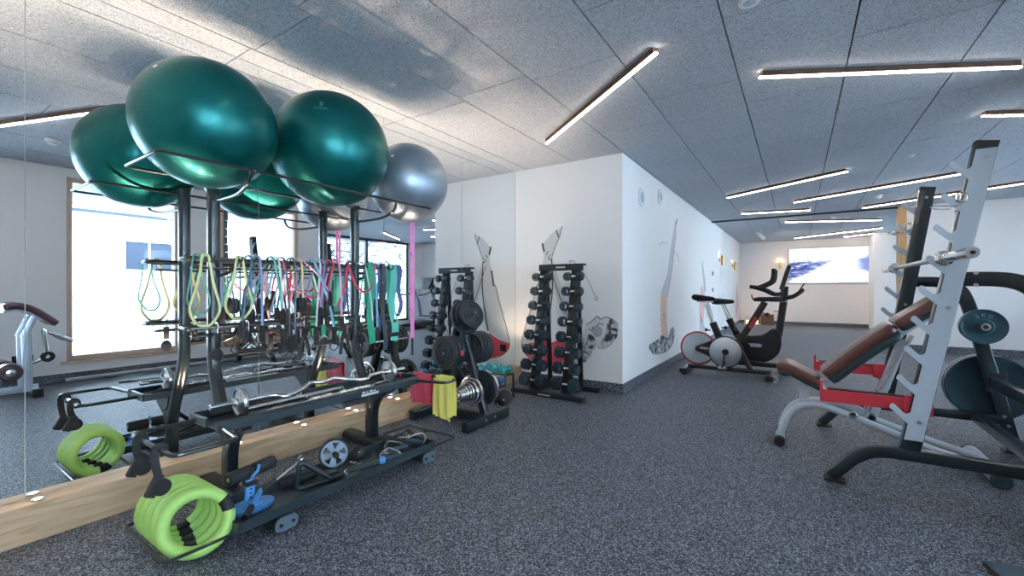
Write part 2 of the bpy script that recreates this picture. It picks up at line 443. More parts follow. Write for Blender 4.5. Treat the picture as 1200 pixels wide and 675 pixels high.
# uplights set in the mirror ledge
UPL = mat('uplight_lens', (.9,.9,.9), .3, emit=(1., .80, .60), estr=22.)
up_words = ['beside the lower left corner of the mirrors', 'behind the green hoops', 'behind the left foot of the storage rack', 'behind the middle of the storage rack',
            'behind the right leg of the storage rack', 'just left of the red band', 'behind the weight plates', 'behind the chrome plates', 'behind the small blue dumbbells', 'at the far corner by the mural wall']
for k in range(-5, 10):
    y = .43+.412*k
    t = thing('ledge_uplight', 'small round uplight in the oak ledge '+(up_words[k] if k >= 0 else 'beside the camera, number %s from the rear' % ['one','two','three','four','five'][k+5]), 'light', (-2.806, y, .163), 0, 'uplights in the mirror ledge')
    part('ring', MB().lathe((-2.806, y, .163), (0,0,1), [(0, .022), (.004, .022), (.005, .017)], 20), STEEL, t)
    part('lens', MB().lathe((-2.806, y, .167), (0,0,1), [(0, .015), (.002, .012)], 16), UPL, t)
    L = bpy.data.lights.new('uplight', 'SPOT'); L.energy = 60. if k < 8 else 22.; L.color = (1., .76, .54); L.spot_size = math.radians(84); L.spot_blend = 1.0; L.shadow_soft_size = .015
    lo = bpy.data.objects.new('uplight_lamp', L); COL.objects.link(lo); lo.location = (-2.806, y, .176); lo.rotation_euler = (PI, math.radians(0), 0)

# surface-mounted linear lights, scattered like sticks
LED = mat('led_diffuser', (.9,.9,.9), .4, emit=(1., .86, .74), estr=24.)
def stick(a, b, label):
    a, b = V((*a, H)), V((*b, H)); u = (b-a).normalized(); c = (a+b)/2; Lh = (b-a).length/2; rz = math.atan2(u.y, u.x)
    t = thing('ceiling_light', label, 'light', (c.x, c.y, H-.046), rz, 'linear wooden lights on the ceiling')
    part('housing', MB().box((-Lh, -.017, .012), (Lh, .017, .046), .002), DARKW, t, world=False)
    part('diffuser', MB().box((-Lh-.012, -.0095, .002), (Lh+.012, .0095, .0135), .003), LED, t, world=False)
stick((-1.98, 3.584), (-.696, 2.568), 'slanted linear light pointing towards the corner of the mural wall')
stick((-.199, 3.237), (1.145, 3.975), 'long linear light nearest the top of the photo, above the power rack')
stick((1.238, 4.95), (2.4, 5.6), 'linear light cut off by the right edge, above the rack top')
stick((-.888, 7.284), (.478, 6.421), 'linear light above the exercise bikes')
stick((-.04, 8.272), (1.63, 7.321), 'linear light just left of the tall silver upright top')
stick((.939, 9.49), (2.475, 8.435), 'linear light ending in front of the oak post and running behind the silver upright')
stick((-.856, 9.005), (.164, 9.265), 'short linear light just before the dark ceiling strip')
stick((-.208, 10.661), (1.40, 11.40), 'linear light just beyond the dark ceiling strip')
stick((-.059, 14.238), (1.60, 12.9), 'linear light above the wall screen')
stick((1.05, 14.6), (1.6, 14.1), 'shortest linear light, above the right end of the wall screen')
stick((.0, .62), (-1.25, 1.05), 'linear light over the open floor, seen in the first mirror pane')
stick((2.9, 7.2), (3.7, 8.4), 'linear light near the tall glazing, seen in the mirrors')
stick((2.6, 5.6), (3.9, 6.2), 'linear light between the glazing and the power rack, seen in the mirrors')
stick((-1.1, -.6), (.2, -1.4), 'linear light behind the camera position')

stick((.95, -.35), (-.35, .0), 'added unseen linear light above the camera, nearest the right windows')  # this and the next two: unseen lights added to brighten the window wall
stick((1.1, -1.95), (.0, -1.5), 'added unseen linear light in the rear right corner behind the camera')
stick((-2.2, -1.1), (-1.2, -1.9), 'added unseen linear light in the rear left corner behind the camera')
# ceiling fittings
def detector(x, y, label):
    t = thing('smoke_detector', label, 'smoke detector', (x, y, H-.05))
    part('base', MB().lathe((0,0,.035), (0,0,1), [(0, .055), (.015, .055)], 28), WHITE, t, world=False)
    part('sensor_cap', MB().lathe((0,0,0), (0,0,1), [(0, .022), (.006, .036), (.018, .038), (.02, .032), (.035, .034)], 28), WHITE, t, world=False)
detector(1.025, 8.55, 'white smoke detector on the ceiling beside the oak post')
detector(.2, 1.0, 'white smoke detector on the ceiling, seen in the first mirror pane')
detector(.583, 10.6, 'white smoke detector beyond the dark ceiling strip')
def cspeaker(x, y, z, ax, label, r=.075, depth=.012):
    t = thing('ceiling_speaker' if abs(ax[2]) > .5 else 'mounted_speaker', label, 'speaker', (x, y, z))
    a = V(ax)
    part('rim', MB().lathe(V((x,y,z)), a, [(0, r), (depth*.6, r), (depth, r*.86), (depth*.9, r*.8)], 32), WHITE, t)
    part('grille', MB().lathe(V((x,y,z))+a*depth*.5, a, [(0, r*.8), (depth*.3, r*.78), (depth*.55, r*.3), (depth*.8, r*.28), (depth*.9, r*.1)], 32), mat('speaker_grille', (.50,.54,.64), .6), t)
cspeaker(-.199, 2.408, H, (0,0,-1), 'round white ceiling speaker at the top edge of the photo', .05)
cspeaker(.985, 6.162, H, (0,0,-1), 'flat round ceiling speaker left of the silver upright top', .05)
cspeaker(XS, 5.009, 2.153, (1,0,0), 'round white wall speaker nearer the corner, the lower of two', .11, .02)
cspeaker(XS, 5.826, 2.352-.05, (1,0,0), 'round white wall speaker farther from the corner, the upper of two', .10, .02)

# wall fittings
def plate_(x, y, z, ax, w, h, m, label, cat, name, inner):
    t = thing(name, label, cat, (x, y, z)); a = V(ax); s = a.cross(V((0,0,1)))
    def bx(w_, h_, d0, d1):
        c = V((x,y,z)); p = [c+s*(sx*w_/2)+V((0,0,sz*h_/2))+a*d0 for sx, sz in ((-1,-1),(1,-1),(1,1),(-1,1))]
        return MB().prism(p, a*(d1-d0), .001)
    part('plate', bx(w, h, 0, .009), m, t); part(inner, bx(w*.6, h*.6, .009, .013), m, t)
plate_(-2.67, YF, .36, (0,-1,0), .085, .085, BLACKM, 'black square socket low on the mural wall, seen in the mirror', 'socket', 'wall_socket', 'insert')
plate_(XS, 10.06, 1.41, (1,0,0), .085, .085, BLACKM, 'black light switch, the upper of two beyond the bike saddle', 'switch', 'light_switch', 'rocker')
plate_(XS, 10.06, 1.06, (1,0,0), .085, .085, BLACKM, 'black light switch, the lower of two beyond the bike saddle', 'switch', 'light_switch', 'rocker')
plate_(XW, .98, .31, (-1,0,0), .16, .085, BLACKM, 'black double socket under the window, beside the curl bench', 'socket', 'wall_socket', 'insert')
plate_(XW, 2.66, .42, (-1,0,0), .16, .085, BLACKM, 'black double socket between the windows, seen in the mirror', 'socket', 'wall_socket', 'insert')
BRASS = mat('brass', (.62,.38,.12), .3, 1.)
def sconce(x, y, z, ax, label):
    t = thing('wall_lamp', label, 'lamp', (x, y, z)); a = V(ax); c = V((x,y,z))
    part('backplate', MB().box(c-V((.025,.025,.04)), c+V((.025,.025,.04)), .004), BRASS, t)
    part('lamp_shade', MB().lathe(c+a*.07-V((0,0,.12)), (0,0,1), [(0, .03), (.22, .034), (.22, .028), (.01, .026)], 20), BRASS, t)
    part('bulb', MB().ball(c+a*.07+V((0,0,.04)), .02, 12, 8), mat('warm_bulb', (1,.9,.8), .5, emit=(1., .66, .36), estr=1.2), t)
    L = bpy.data.lights.new('sconce', 'POINT'); L.energy = .6; L.color = (1., .62, .34); L.shadow_soft_size = .03
    o = bpy.data.objects.new('sconce_light', L); COL.objects.link(o); o.location = c+a*.07+V((0,0,.13))
sconce(XS, 11.0, 1.75, (1,0,0), 'small brass wall lamp on the long wall, nearer of two')
sconce(XS, 13.4, 1.72, (1,0,0), 'small brass wall lamp on the long wall, farther of two')
sconce(-.45, YE, 1.78, (0,-1,0), 'small brass wall lamp beside the screen')
t = thing('ceiling_spotlight', 'white cylinder spotlight on the ceiling before the far wall', 'spotlight', (-.75, 12.2, H-.2))
part('stem', MB().cyl((-.75,12.2,H-.06), (-.75,12.2,H), .015, 10), WHITE, t)
part('lamp_head', MB().lathe((-.82,12.05,H-.07), (.5,.8,-.55), [(0, .04), (.26, .045), (.26, .038), (.24, .036)], 20), WHITE, t)
part('bulb', MB().lathe(V((-.82,12.05,H-.07))+V((.5,.8,-.55)).normalized()*.235, (.5,.8,-.55), [(0, .03), (.004, .03)], 16), mat('warm_bulb'), t)
L = bpy.data.lights.new('spotlight', 'SPOT'); L.energy = 110; L.color = (1., .74, .5); L.spot_size = 1.9; L.spot_blend = .8
o = bpy.data.objects.new('spotlight_lamp', L); COL.objects.link(o); o.location = (-.68, 12.28, H-.2); o.rotation_euler = V((.5,.8,-.55)).to_track_quat('-Z','Y').to_euler()

# screen on the far wall
t = thing('wall_screen', 'large lit screen on the far wall showing blue mountains in white sky', 'screen', (.695, YE, 1.23))
part('screen_casing', MB().box((-.235, YE-.05, 1.23), (1.625, YE, 2.27), .006), BLACKM, t)
part('display', MB().box((-.225, YE-.053, 1.242), (1.615, YE-.049, 2.26)), screen_mat(), t)
part('taskbar', MB().box((.95, YE-.0545, 1.25), (1.61, YE-.0535, 1.262)), mat('screen_bar', (.05,.08,.25), .3, emit=(.1,.16,.5), estr=.8), t)
# lanterns and boxes in the far left corner
for i, (x, y, s, lab) in enumerate([(-1.28, 14.9, 1., 'small lantern with a lit candle, left of two in the far corner'), (-1.02, 14.95, 1.15, 'taller lantern with a lit candle, right of two in the far corner')]):
    t = thing('lantern', lab, 'lantern', (x, y, 0), 0, 'lanterns in the far corner')
    m = MB()
    for sx in (-1, 1):
        for sy in (-1, 1): m.box((sx*.07*s-.006, sy*.07*s-.006, .02), (sx*.07*s+.006, sy*.07*s+.006, .24*s))
    part('lantern_frame', m.box((-.08*s, -.08*s, 0), (.08*s, .08*s, .02), .002), WHITE, t, world=False)
    part('lantern_top', MB().lathe((0,0,.24*s), (0,0,1), [(0, .11*s), (.01, .11*s), (.06*s, .03*s), (.09*s, .02*s)], 4), WHITE, t, world=False)
    part('candle', MB().lathe((0,0,.02), (0,0,1), [(0, .035), (.1, .035), (.1, .03)], 16), mat('candle_wax', (.9,.8,.6), .5, emit=(1., .6, .3), estr=2.5), t, world=False)
t = thing('wooden_crate', 'dark wooden crate standing behind the lanterns in the far corner', 'crate', (-.8, 15.05, 0))
part('crate_side', boxes([((-1.0, 14.9, 0), (-.6, 14.92, .3)), ((-1.0, 15.2, 0), (-.6, 15.22, .3)), ((-1.0, 14.92, 0), (-.98, 15.2, .3)), ((-.62, 14.92, 0), (-.6, 15.2, .3))], .002), DARKW, t)
part('crate_base', boxes([((-.98, 14.92, 0), (-.62, 15.2, .015))]), DARKW, t)

# aluminium bar lying along the window wall
solo('metal_strip', MB().sweep([(XW-.09, 1.3, .03), (XW-.09, 4.2, .03)], rrect(.03, .05, .008), (0,0,1)), STEEL, 'pale metal strip along the floor under the windows, seen in the mirror', 'strip')

# ------------------------------------------------------------------ outside
SNOW = mat('snow', (.86,.88,.91), .9, var=.04, scale=2, bump=.2, bscale=8)
g = part('ground', boxes([((1.75, -14, -.35), (4.65, 4.4, -.2)), ((4.65, -14, -.35), (34, 30, -.2))]), SNOW); g['kind'] = 'structure'
t = thing('apartment_building', 'white rendered building with a grey window, outside the left windows', 'building', (14, 4, -.2))
REND = mat('white_render', (.80,.80,.80), .9, var=.03)
part('facade', boxes([((14, -9, -.2), (20, 16, 6.5))]), REND, t)
part('ledge_band', boxes([((13.88, -9, 3.62), (14, 16, 3.72))]), mat('slate_ledge', (.035,.045,.06), .8), t)
BWIN = mat('grey_blue_pane', (.012,.022,.045), .5)
for y, z in ((5.1, 1.75), (1.8, 1.75), (8.6, 1.75), (5.1, 4.2), (8.2, 4.2)):
    w = part('window', boxes([((13.97, y, z), (14.02, y+1.35, z+1.0))]), BWIN, t)
    part('window_frame', boxes([((13.94, y-.04, z-.04), (13.98, y, z+1.04)), ((13.94, y+1.35, z-.04), (13.98, y+1.39, z+1.04)), ((13.94, y, z-.04), (13.98, y+1.35, z)), ((13.94, y, z+1.0), (13.98, y+1.35, z+1.04)), ((13.94, y+.65, z), (13.98, y+.7, z+1.0))]), REND, w)
t = thing('wooden_fence', 'grey wooden board fence in the snow outside the windows', 'fence', (10, 4, -.2))
m = MB()
for i in range(28): m.box((10, 2.4+i*.2, -.2), (10.02, 2.4+i*.2+.17, .95))
part('boards', m, mat('weathered_board', (.30,.33,.38), .8, var=.25), t)
part('rail', boxes([((10.02, 2.4, .1), (10.06, 8, .18)), ((10.02, 2.4, .7), (10.06, 8, .78))]), mat('weathered_board'), t)
m = MB()
for i in range(24):
    dx = random.uniform(-.02, .02); m.box((1.86+dx, 3.0, -.2+i*.125), (2.16+dx, 3.22, -.2+i*.125+.118), .008)
solo('stone_pier', m, mat('grey_slate', (.028,.030,.034), .8, var=.5, scale=12), 'stacked grey stone pier outside the second window', 'pier')
# snowy trees beyond the tall glazing
BARK = mat('bark', (.03,.025,.022), .9); TWIG = mat('frosted_twigs', (.045,.055,.07), .85, var=.5, scale=20)
def tree(x, y, h, seed, label):
    rnd = random.Random(seed); t = thing('snowy_tree', label, 'tree', (x, y, -.2), 0, 'snowy trees beyond the tall glazing')
    tr = MB().tube([(0,0,0), (.05,0,h*.4), (0,.05,h)], .1, 8, scales=[1, .6, .1])
    tw = MB()
    for i in range(170):
        z = rnd.uniform(.06, .97)*h; a = rnd.uniform(0, 2*PI); L_ = (1.05-z/h)*h*.36+.35
        p0 = V((0, 0, z)); d = V((math.cos(a), math.sin(a), rnd.uniform(-.1, .5))); p1 = p0+d*L_*.6; p2 = p0+d*L_+V((0,0,-.1))
        tw.tube([p0, p1, p2], .013, 4, scales=[1.2, .8, .3])
        for j in range(5):
            q = p0+d*L_*rnd.uniform(.3, 1); e_ = V((rnd.uniform(-1,1), rnd.uniform(-1,1), rnd.uniform(-.5,.8)))*.28
            tw.tube([q, q+e_], .014, 4, scales=[1, .5])
    part('trunk', tr, BARK, t, world=False); part('twigs', tw, TWIG, t, world=False)
tree(8.2, 10.2, 5.2, 1, 'snowy tree outside, seen left in the mirrored glazing')
tree(7.4, 12.3, 5.0, 2, 'snowy tree outside, seen in the middle of the mirrored glazing')
tree(9.4, 14.6, 6.0, 3, 'snowy tree outside, seen right in the mirrored glazing')
tree(9.8, 12.0, 6.0, 4, 'snowy tree outside, standing behind the middle one')
tree(7.2, 8.0, 4.6, 5, 'snowy tree outside, nearest to the tall glazing')
# ------------------------------------------------------------------ storage rack along the mirrors
R = thing('storage_rack', 'tall black steel storage rack along the mirrors with ball rails, hooks, shelf and tray', 'rack', (-2.35, 1.5, 0))
PY = (1.06, 1.96); XP = -2.66
for y in PY:
    part('post', MB().sweep(catmull([(XP,y,1.68),(XP,y,1.2),(XP,y,.82),(XP+.012,y,.66),(XP+.08,y,.50),(XP+.15,y,.36),(XP+.19,y,.20)], 7), rrect(.058,.058,.022,4), (0,1,0)), BLACK, R)
    part('post_cap', MB().box((XP-.027,y-.027,1.678), (XP+.027,y+.027,1.69), .004), RUBBER, R)
    part('leg', MB().sweep(catmull([(-2.47,y,.075),(-2.47,y,.22),(-2.45,y,.31),(-2.39,y,.385),(-2.31,y,.43)], 7), rrect(.09,.052,.012,3), (0,1,0)), BLACK, R)
    part('shelf_bracket', MB().prism([(-2.52,y-.035,.435),(-2.28,y-.035,.435),(-2.30,y-.035,.405),(-2.42,y-.035,.33),(-2.50,y-.035,.37)], (0,.07,0), .003), BLACKM, R)
    f = part('foot', MB().sweep([(-2.73,y,.04),(-1.93,y,.04)], rrect(.105,.062,.028,5), (0,0,1)), BLACKM, R)
    cp = part('end_cap', MB().sweep([(-1.93,y,.04),(-1.92,y,.04)], rrect(.105,.062,.028,5), (0,0,1)), mat('grey_cap', (.10,.14,.18), .45), f)
    for s in (-.028, .028): part('bolt', MB().cyl((-1.922,y+s,.04),(-1.915,y+s,.04),.008,10), RUBBER, f)
# ball rail (top tier)
def loop(name, x0, x1, y0, y1, z, r, sec=None, rad=.03):
    p = fillet([(x0,y0,z),(x1,y0,z),(x1,y1,z),(x0,y1,z)], rad, 4, True)
    return part(name, MB().tube(p, r, 8, closed=True), BLACK, R)
loop('ball_rail', -2.60, -2.18, .67, 2.25, 1.665, .0075, rad=.035)
for y in PY:
    part('ball_rail_arm', MB().tube(catmull([(XP+.02,y,1.575),(-2.50,y-.005,1.572),(-2.35,y-.015,1.575),(-2.23,y-.03,1.598),(-2.19,y-.035,1.635),(-2.181,y-.037,1.665)], 6), .0085, 8), BLACK, R)
    part('ball_rail_arm', MB().tube([(XP+.02,y,1.655),(-2.60,y,1.665)], .0085, 8), BLACK, R)
# hook rails
for z, yb in ((1.25, 2.27), (.895, 2.27)):
    loop('hook_rail', -2.64, -2.53, .90, yb, z, .0115)
    loop('hook_rail', -2.63, -2.57, .94, yb-.05, z-.045, .006, rad=.02)
    for y in PY:
        part('hook_rail_arm', MB().tube(catmull([(XP+.02,y+.01,z-.085),(-2.60,y+.02,z-.08),(-2.55,y+.05,z-.05),(-2.532,y+.065,z)], 5), .010, 8), BLACK, R)
hooks = [(.99,1.25),(1.12,1.25),(1.25,1.25),(1.38,1.25),(1.5,1.25),(1.63,1.25),(1.76,1.25),(1.9,1.25),(2.03,1.25),(2.15,1.25)]
for y, z in hooks:
    part('hook_peg', MB().tube(catmull([(-2.532,y,z-.008),(-2.50,y,z-.015),(-2.475,y,z-.008),(-2.465,y,z+.018)], 4), .0045, 7), BLACK, R)
# shelf
sh = MB()
sh.box((-2.53,.91,.437),(-2.265,2.18,.445),.002)
sh.prism([(-2.265,.91,.437),(-2.265,.91,.470),(-2.258,.91,.474),(-2.235,.91,.462),(-2.235,.91,.425),(-2.262,.91,.425)], (0,1.27,0), .001)
sh.box((-2.535,.91,.437),(-2.525,2.18,.475),.002)
SHM = mat('charcoal_shelf_paint', (.030,.048,.060), .36, .1, coat=.2, var=.06)
part('shelf', sh, SHM, R)
part('shelf_end', MB().box((-2.53,.898,.437),(-2.34,.912,.480),.003), SHM, R)
part('shelf_end', MB().box((-2.53,2.178,.437),(-2.262,2.192,.480),.003), SHM, R)
# worn white badge on the front of the shelf: bars and chevrons above a lettered strip
b = MB()
for i in range(4):
    y0 = 1.70+i*.028
    b.box((-2.2345,y0,.449),(-2.233,y0+.022,.459)) if i % 2 == 0 else b.prism([(-2.2345,y0,.449),(-2.2345,y0+.010,.459),(-2.2345,y0+.020,.449)], (.0015,0,0))
b.box((-2.2345,1.695,.430),(-2.2335,1.825,.444))
part('badge', b, LABELW, R)
# end loops at shelf height and baskets at floor height
for y0, y1 in ((.915,.655),(2.17,2.30)):
    part('end_rail', MB().tube(fillet([(-2.45,y0,.455),(-2.45,y1,.455),(-1.99,y1,.455),(-1.99,y0-.03 if y1<y0 else y0+.02,.455),(-2.23,y0+.01 if y1<y0 else y0-.01,.447)], .045, 5), .0095, 8), BLACK, R)
    a = .865 if y1 < y0 else 2.03; c = .635 if y1 < y0 else 2.30
    part('basket_rail', MB().tube(fillet([(-2.215,a,.075),(-2.46,a+(.0),.060),(-2.46,c,.055),(-2.0,c,.055),(-1.97,a,.07)], .03, 4), .0065, 8), BLACK, R)
# floor tray
lt = MB()
lt.box((-2.22,.87,.0725),(-1.955,2.03,.078),.001)
lt.prism([(-1.955,.87,.0725),(-1.947,.87,.118),(-1.938,.87,.118),(-1.946,.87,.070)], (0,1.16,0), .001)
lt.prism([(-2.22,.87,.0725),(-2.228,.87,.118),(-2.236,.87,.118),(-2.228,.87,.070)], (0,1.16,0), .001)
lt.box((-2.225,.862,.0725),(-1.945,.87,.118),.001); lt.box((-2.225,2.03,.0725),(-1.945,2.038,.118),.001)
part('floor_tray', lt, SHM, R)

# ------------------------------------------------------------------ exercise balls
GB = ball_mat('teal_ball_vinyl', (.001,.125,.125), .33); SB = ball_mat('silver_ball_vinyl', (.27,.33,.40), .36)
def ball(y, rb, m, label, tilt, emblem=False):
    c = V((-2.39, y, 1.665+math.sqrt((rb+.0078)**2-.21**2))); q_ = rb/.33
    t = thing('exercise_ball', label, 'exercise ball', c, 0, 'large exercise balls on the top rail')
    s = part('ball_skin', MB().ball((0,0,0), rb, 96, 64), m, t, world=False); s.rotation_euler = tilt
    Mr = Matrix.Rotation(tilt[0],4,'X')
    part('valve_plug', MB().lathe((0,0,rb-.003), (0,0,1), [(0,.010),(.004,.010),(.005,.005)], 14), WHITE, s, world=False)
    if emblem:
        b = MB(); d = V((.66,-.62,.46)).normalized(); s1 = V((0,0,1)).cross(d).normalized(); u1 = d.cross(s1)
        def blob(x, z, w, h):
            q = [ (d*(rb+.0005)+s1*(x+sx*w)+u1*(z+sz*h)) for sx, sz in ((-1,-1),(1,-1),(1,1),(-1,1))]
            b.prism([p.normalized()*(rb+.0002) for p in q], d*.0008)
        blob(0,.03,.004,.006); blob(0,.015,.006,.008); blob(-.008,.02,.003,.003); blob(.009,.022,.004,.002); blob(0,.002,.009,.003)
        for i, hgt in enumerate((.006,.007,.005,.006,.006,.005,.007,.005,.006)): blob(-.032+i*.008,-.018,.0018,hgt)
        part('emblem', b, mat('faded_print', (.10,.24,.23), .5), t, world=False)
ball(.93, .300, GB, 'dark green exercise ball nearest the left edge, on the top rail', (.9,.5,0))
ball(1.592, .340, GB, 'dark green exercise ball with a small pale emblem, middle of the top rail', (.5,-.4,0), True)
ball(2.222, .285, SB, 'silver grey exercise ball at the right end of the top rail', (1.1,.2,.3))

# ------------------------------------------------------------------ tubes and bands hanging on the hook rails
def bandmat(n, c): return mat(n, c, .42, 0, coat=.15, var=.06, scale=14)
YEL = bandmat('yellow_green_latex', (.62,.68,.32)); LBL = bandmat('light_blue_latex', (.18,.44,.62)); BLU = bandmat('blue_violet_latex', (.20,.26,.56))
GRN = bandmat('sea_green_latex', (.10,.38,.30)); TEA = bandmat('dark_teal_latex', (.03,.14,.19)); ORA = bandmat('peach_latex', (.66,.50,.28))
PNK = bandmat('pink_latex', (.62,.30,.52)); REDB = bandmat('crimson_latex', (.50,.03,.10)); DRK = bandmat('black_latex', (.03,.05,.06)); PALE = bandmat('pale_grey_latex', (.52,.62,.64))
MINT = bandmat('mint_band', (.10,.52,.42)); GREEN = bandmat('emerald_band', (.01,.36,.20)); NAVY = bandmat('navy_band', (.07,.10,.30)); HOT = bandmat('hot_pink_band', (.80,.22,.50))
ZR = 1.268; XFr = -2.53
def ring_band(y, w, length, m, label, r=.0055, x=XFr, lean=0.):
    """closed latex loop hung over the front rail"""
    t = ZR
    P = [(x-.012,y-.004,t-.01),(x+.002,y,t+.004),(x+.016,y-.014,t-.02),(x+.018,y-w*.24,t-length*.38),(x+.016,y-w*.5+lean*.6,t-length*.76),(x+.013,y-w*.25+lean,t-length*.97),(x+.012,y+lean,t-length),
         (x+.012,y+w*.25+lean,t-length*.97),(x+.014,y+w*.5+lean*.6,t-length*.76),(x+.014,y+w*.24+.004,t-length*.38),(x+.012,y+.022,t-.03),(x+.004,y+.014,t+.002)]
    return solo('resistance_loop', MB().tube(catmull(P, 6, True), r, 8, closed=True), m, label, 'resistance band', 'latex loops on the hook rail')
def tube_band(y, l1, l2, m, label, dy1=0., dy2=.03, handles=2, r=.0055, x=XFr):
    """exercise tube slung over both rails, black grips at the ends"""
    t0 = ZR; t = thing('resistance_tube', label, 'resistance band', (x, y, t0-max(l1,l2)), 0, 'resistance tubes on the hook rail')
    xb = -2.64
    P = [(x+.018,y+dy1,t0-l1),(x+.019,y+dy1*.7,t0-l1*.6),(x+.020,y+dy1*.2,t0-l1*.2),(x+.014,y,t0-.015),(x-.005,y,t0+.006),(x-.05,y+.01,t0+.014),(xb-.0,y+.02,t0+.005),(xb-.02,y+.022,t0-.03),(xb-.024,y+.022+dy2*.4,t0-l2*.4),(xb-.024,y+.022+dy2,t0-l2)]
    part('tube', MB().tube(catmull(P, 6), r, 8), m, t)
    ends = [(V(P[0]), V((0,0,-1))), (V(P[-1]), V((0,0,-1)))][:handles]
    for e, d in ends:
        h = part('handle', MB().lathe(e+V((0,0,.012)), d, [(0,.009),(.012,.013),(.02,.016),(.085,.0175),(.095,.012)], 12), FOAM, t)
        e2 = e+V((0,0,-.085))
        part('strap', MB().tube(catmull([e2+V((0,-.012,0)), e2+V((0,-.028,-.035)), e2+V((0,0,-.058)), e2+V((0,.028,-.035)), e2+V((0,.012,0))], 4), .0035, 6), RUBBER, h)
ring_band(.965, .135, .36, YEL, 'yellow-green latex loop hanging in front of the left post, first on the rail', .0065)
ring_band(.925, .10, .30, GRN, 'thin green loop at the very left end of the hook rail', .004, XFr+.0, .02)
ring_band(1.125, .135, .335, YEL, 'yellow-green latex loop just right of the left post, second on the rail', .0065, XFr, .0)
tube_band(1.19, .36, .30, TEA, 'dark teal tube with black grips, hanging right of the second yellow loop', -.05, .05)
tube_band(1.235, .39, .34, BLU, 'violet-blue tube with black grips hanging straight from the rail', .01, .0, r=.0068)
tube_band(1.315, .42, .33, GRN, 'sea-green tube curving over the rail beside the violet-blue one', .05, -.09, r=.0066)
tube_band(1.375, .47, .40, DRK, 'thin black tube left of the teal one', .03, .09)
tube_band(1.435, .46, .30, TEA, 'dark teal tube hanging straight with a black grip, left of the peach one', 0, -.05)
tube_band(1.475, .24, .42, ORA, 'peach-coloured tube bending over the rail, near the rack middle', .01, .06, 1, r=.006)
tube_band(1.565, .43, .24, LBL, 'light blue tube curling down to the right in front of the right post', .13, -.05, r=.0075)
tube_band(1.63, .30, .44, BLU, 'blue tube hanging behind the light blue one', -.03, -.12)
tube_band(1.69, .26, .38, REDB, 'short crimson tube left of the right post', -.05, -.03, r=.006)
tube_band(1.735, .37, .33, PNK, 'pink tube with a black grip hanging left of the crimson loop', .015, -.07, r=.007)
tube_band(1.86, .50, .46, DRK, 'black tube hanging right of the right post', .0, .04, r=.007)
tube_band(2.02, .46, .38, LBL, 'bright blue tube looping over the right end of the rail', .02, -.05, r=.006)
tube_band(1.50, .20, .50, PNK, 'pink tube crossing behind the peach one', .16, .04)
tube_band(1.34, .30, .24, PALE, 'pale grey tube in the tangle left of the rack middle', .02, -.06)
tube_band(1.60, .42, .36, PALE, 'pale grey tube in the tangle right of the rack middle', -.03, .1)
tube_band(1.94, .40, .40, PALE, 'pale straight tube left of the emerald flat band', .06, .02, 0, r=.005)
# crimson swag between two pegs
solo('resistance_tube', MB().tube(catmull([(-2.515,1.72,.98),(-2.512,1.77,1.10),(-2.512,1.79,1.24),(-2.512,1.80,1.262),(-2.512,1.81,1.23),(-2.51,1.86,1.12),(-2.51,1.92,1.075),(-2.51,1.98,1.10),(-2.512,2.005,1.20),(-2.512,2.01,1.262),(-2.53,2.02,1.27)], 7), .0075, 8), REDB, 'thick crimson tube sagging in a U in front of the right post', 'resistance band', 'resistance tubes on the hook rail')
solo('resistance_tube', MB().tube(catmull([(-2.515,1.36,1.262),(-2.512,1.40,1.13),(-2.512,1.46,1.08),(-2.512,1.55,1.04),(-2.512,1.60,1.12),(-2.512,1.605,1.262)], 7), .0055, 8), REDB, 'thin crimson tube sagging in front of the peach one', 'resistance band', 'resistance tubes on the hook rail')
def flat_band(y, w, length, m, label, x=XFr, wob=.012, z=ZR, th=.003, back=.5, name='flat_band'):
    P = [(x-.016,y,z-length*back),(x-.018,y,z-.05),(x-.014,y,z),(x,y,z+.008),(x+.016,y,z-.002)]
    n = 9
    for i in range(1, n+1):
        q = i/n; P.append((x+.018+.006*math.sin(q*9), y+wob*math.sin(q*8.5+y*9)*q, z-length*q))
    return solo(name, MB().sweep(catmull(P, 4), rrect(w, th, th*.45, 1), (1,0,0.001)), m, label, 'resistance band', 'flat bands at the right end of the rack')
flat_band(1.985, .055, .56, GREEN, 'wide emerald flat band hanging just right of the right post')
flat_band(2.045, .022, .48, NAVY, 'narrow navy flat band between the emerald band and the black strap')
flat_band(2.10, .036, .62, DRK, 'long black flat strap hanging over the right plate of the curl bar')
flat_band(2.185, .066, .56, MINT, 'wide mint green wavy band at the right end of the hook rail', wob=.02)
flat_band(2.245, .04, .36, NAVY, 'dark blue flat band at the very end of the hook rail', wob=.016)
t = thing('suspension_strap', 'long hot pink strap hanging from the right end of the ball rail', 'strap', (-2.46, 2.265, .66))
m = MB()
for dy in (-.011, .013): m.sweep(catmull([(-2.40,2.243+dy*0,1.681),(-2.40,2.262,1.676),(-2.40,2.268+dy,1.62),(-2.40,2.27+dy,1.3),(-2.398,2.268+dy*.8,1.0),(-2.40,2.27+dy*.7,.72)], 4), rrect(.020,.004,.0015,1), (1,0,.001))
part('webbing', m, HOT, t)
for z in (1.34, 1.07, .93): part('buckle', MB().box((-2.411,2.254,z),(-2.390,2.288,z+.022),.003), HOT, t)
part('rubber_tail', MB().sweep([(-2.40,2.27,.73),(-2.40,2.27,.60)], rrect(.018,.012,.004,2), (1,0,.001)), RUBBER, t)
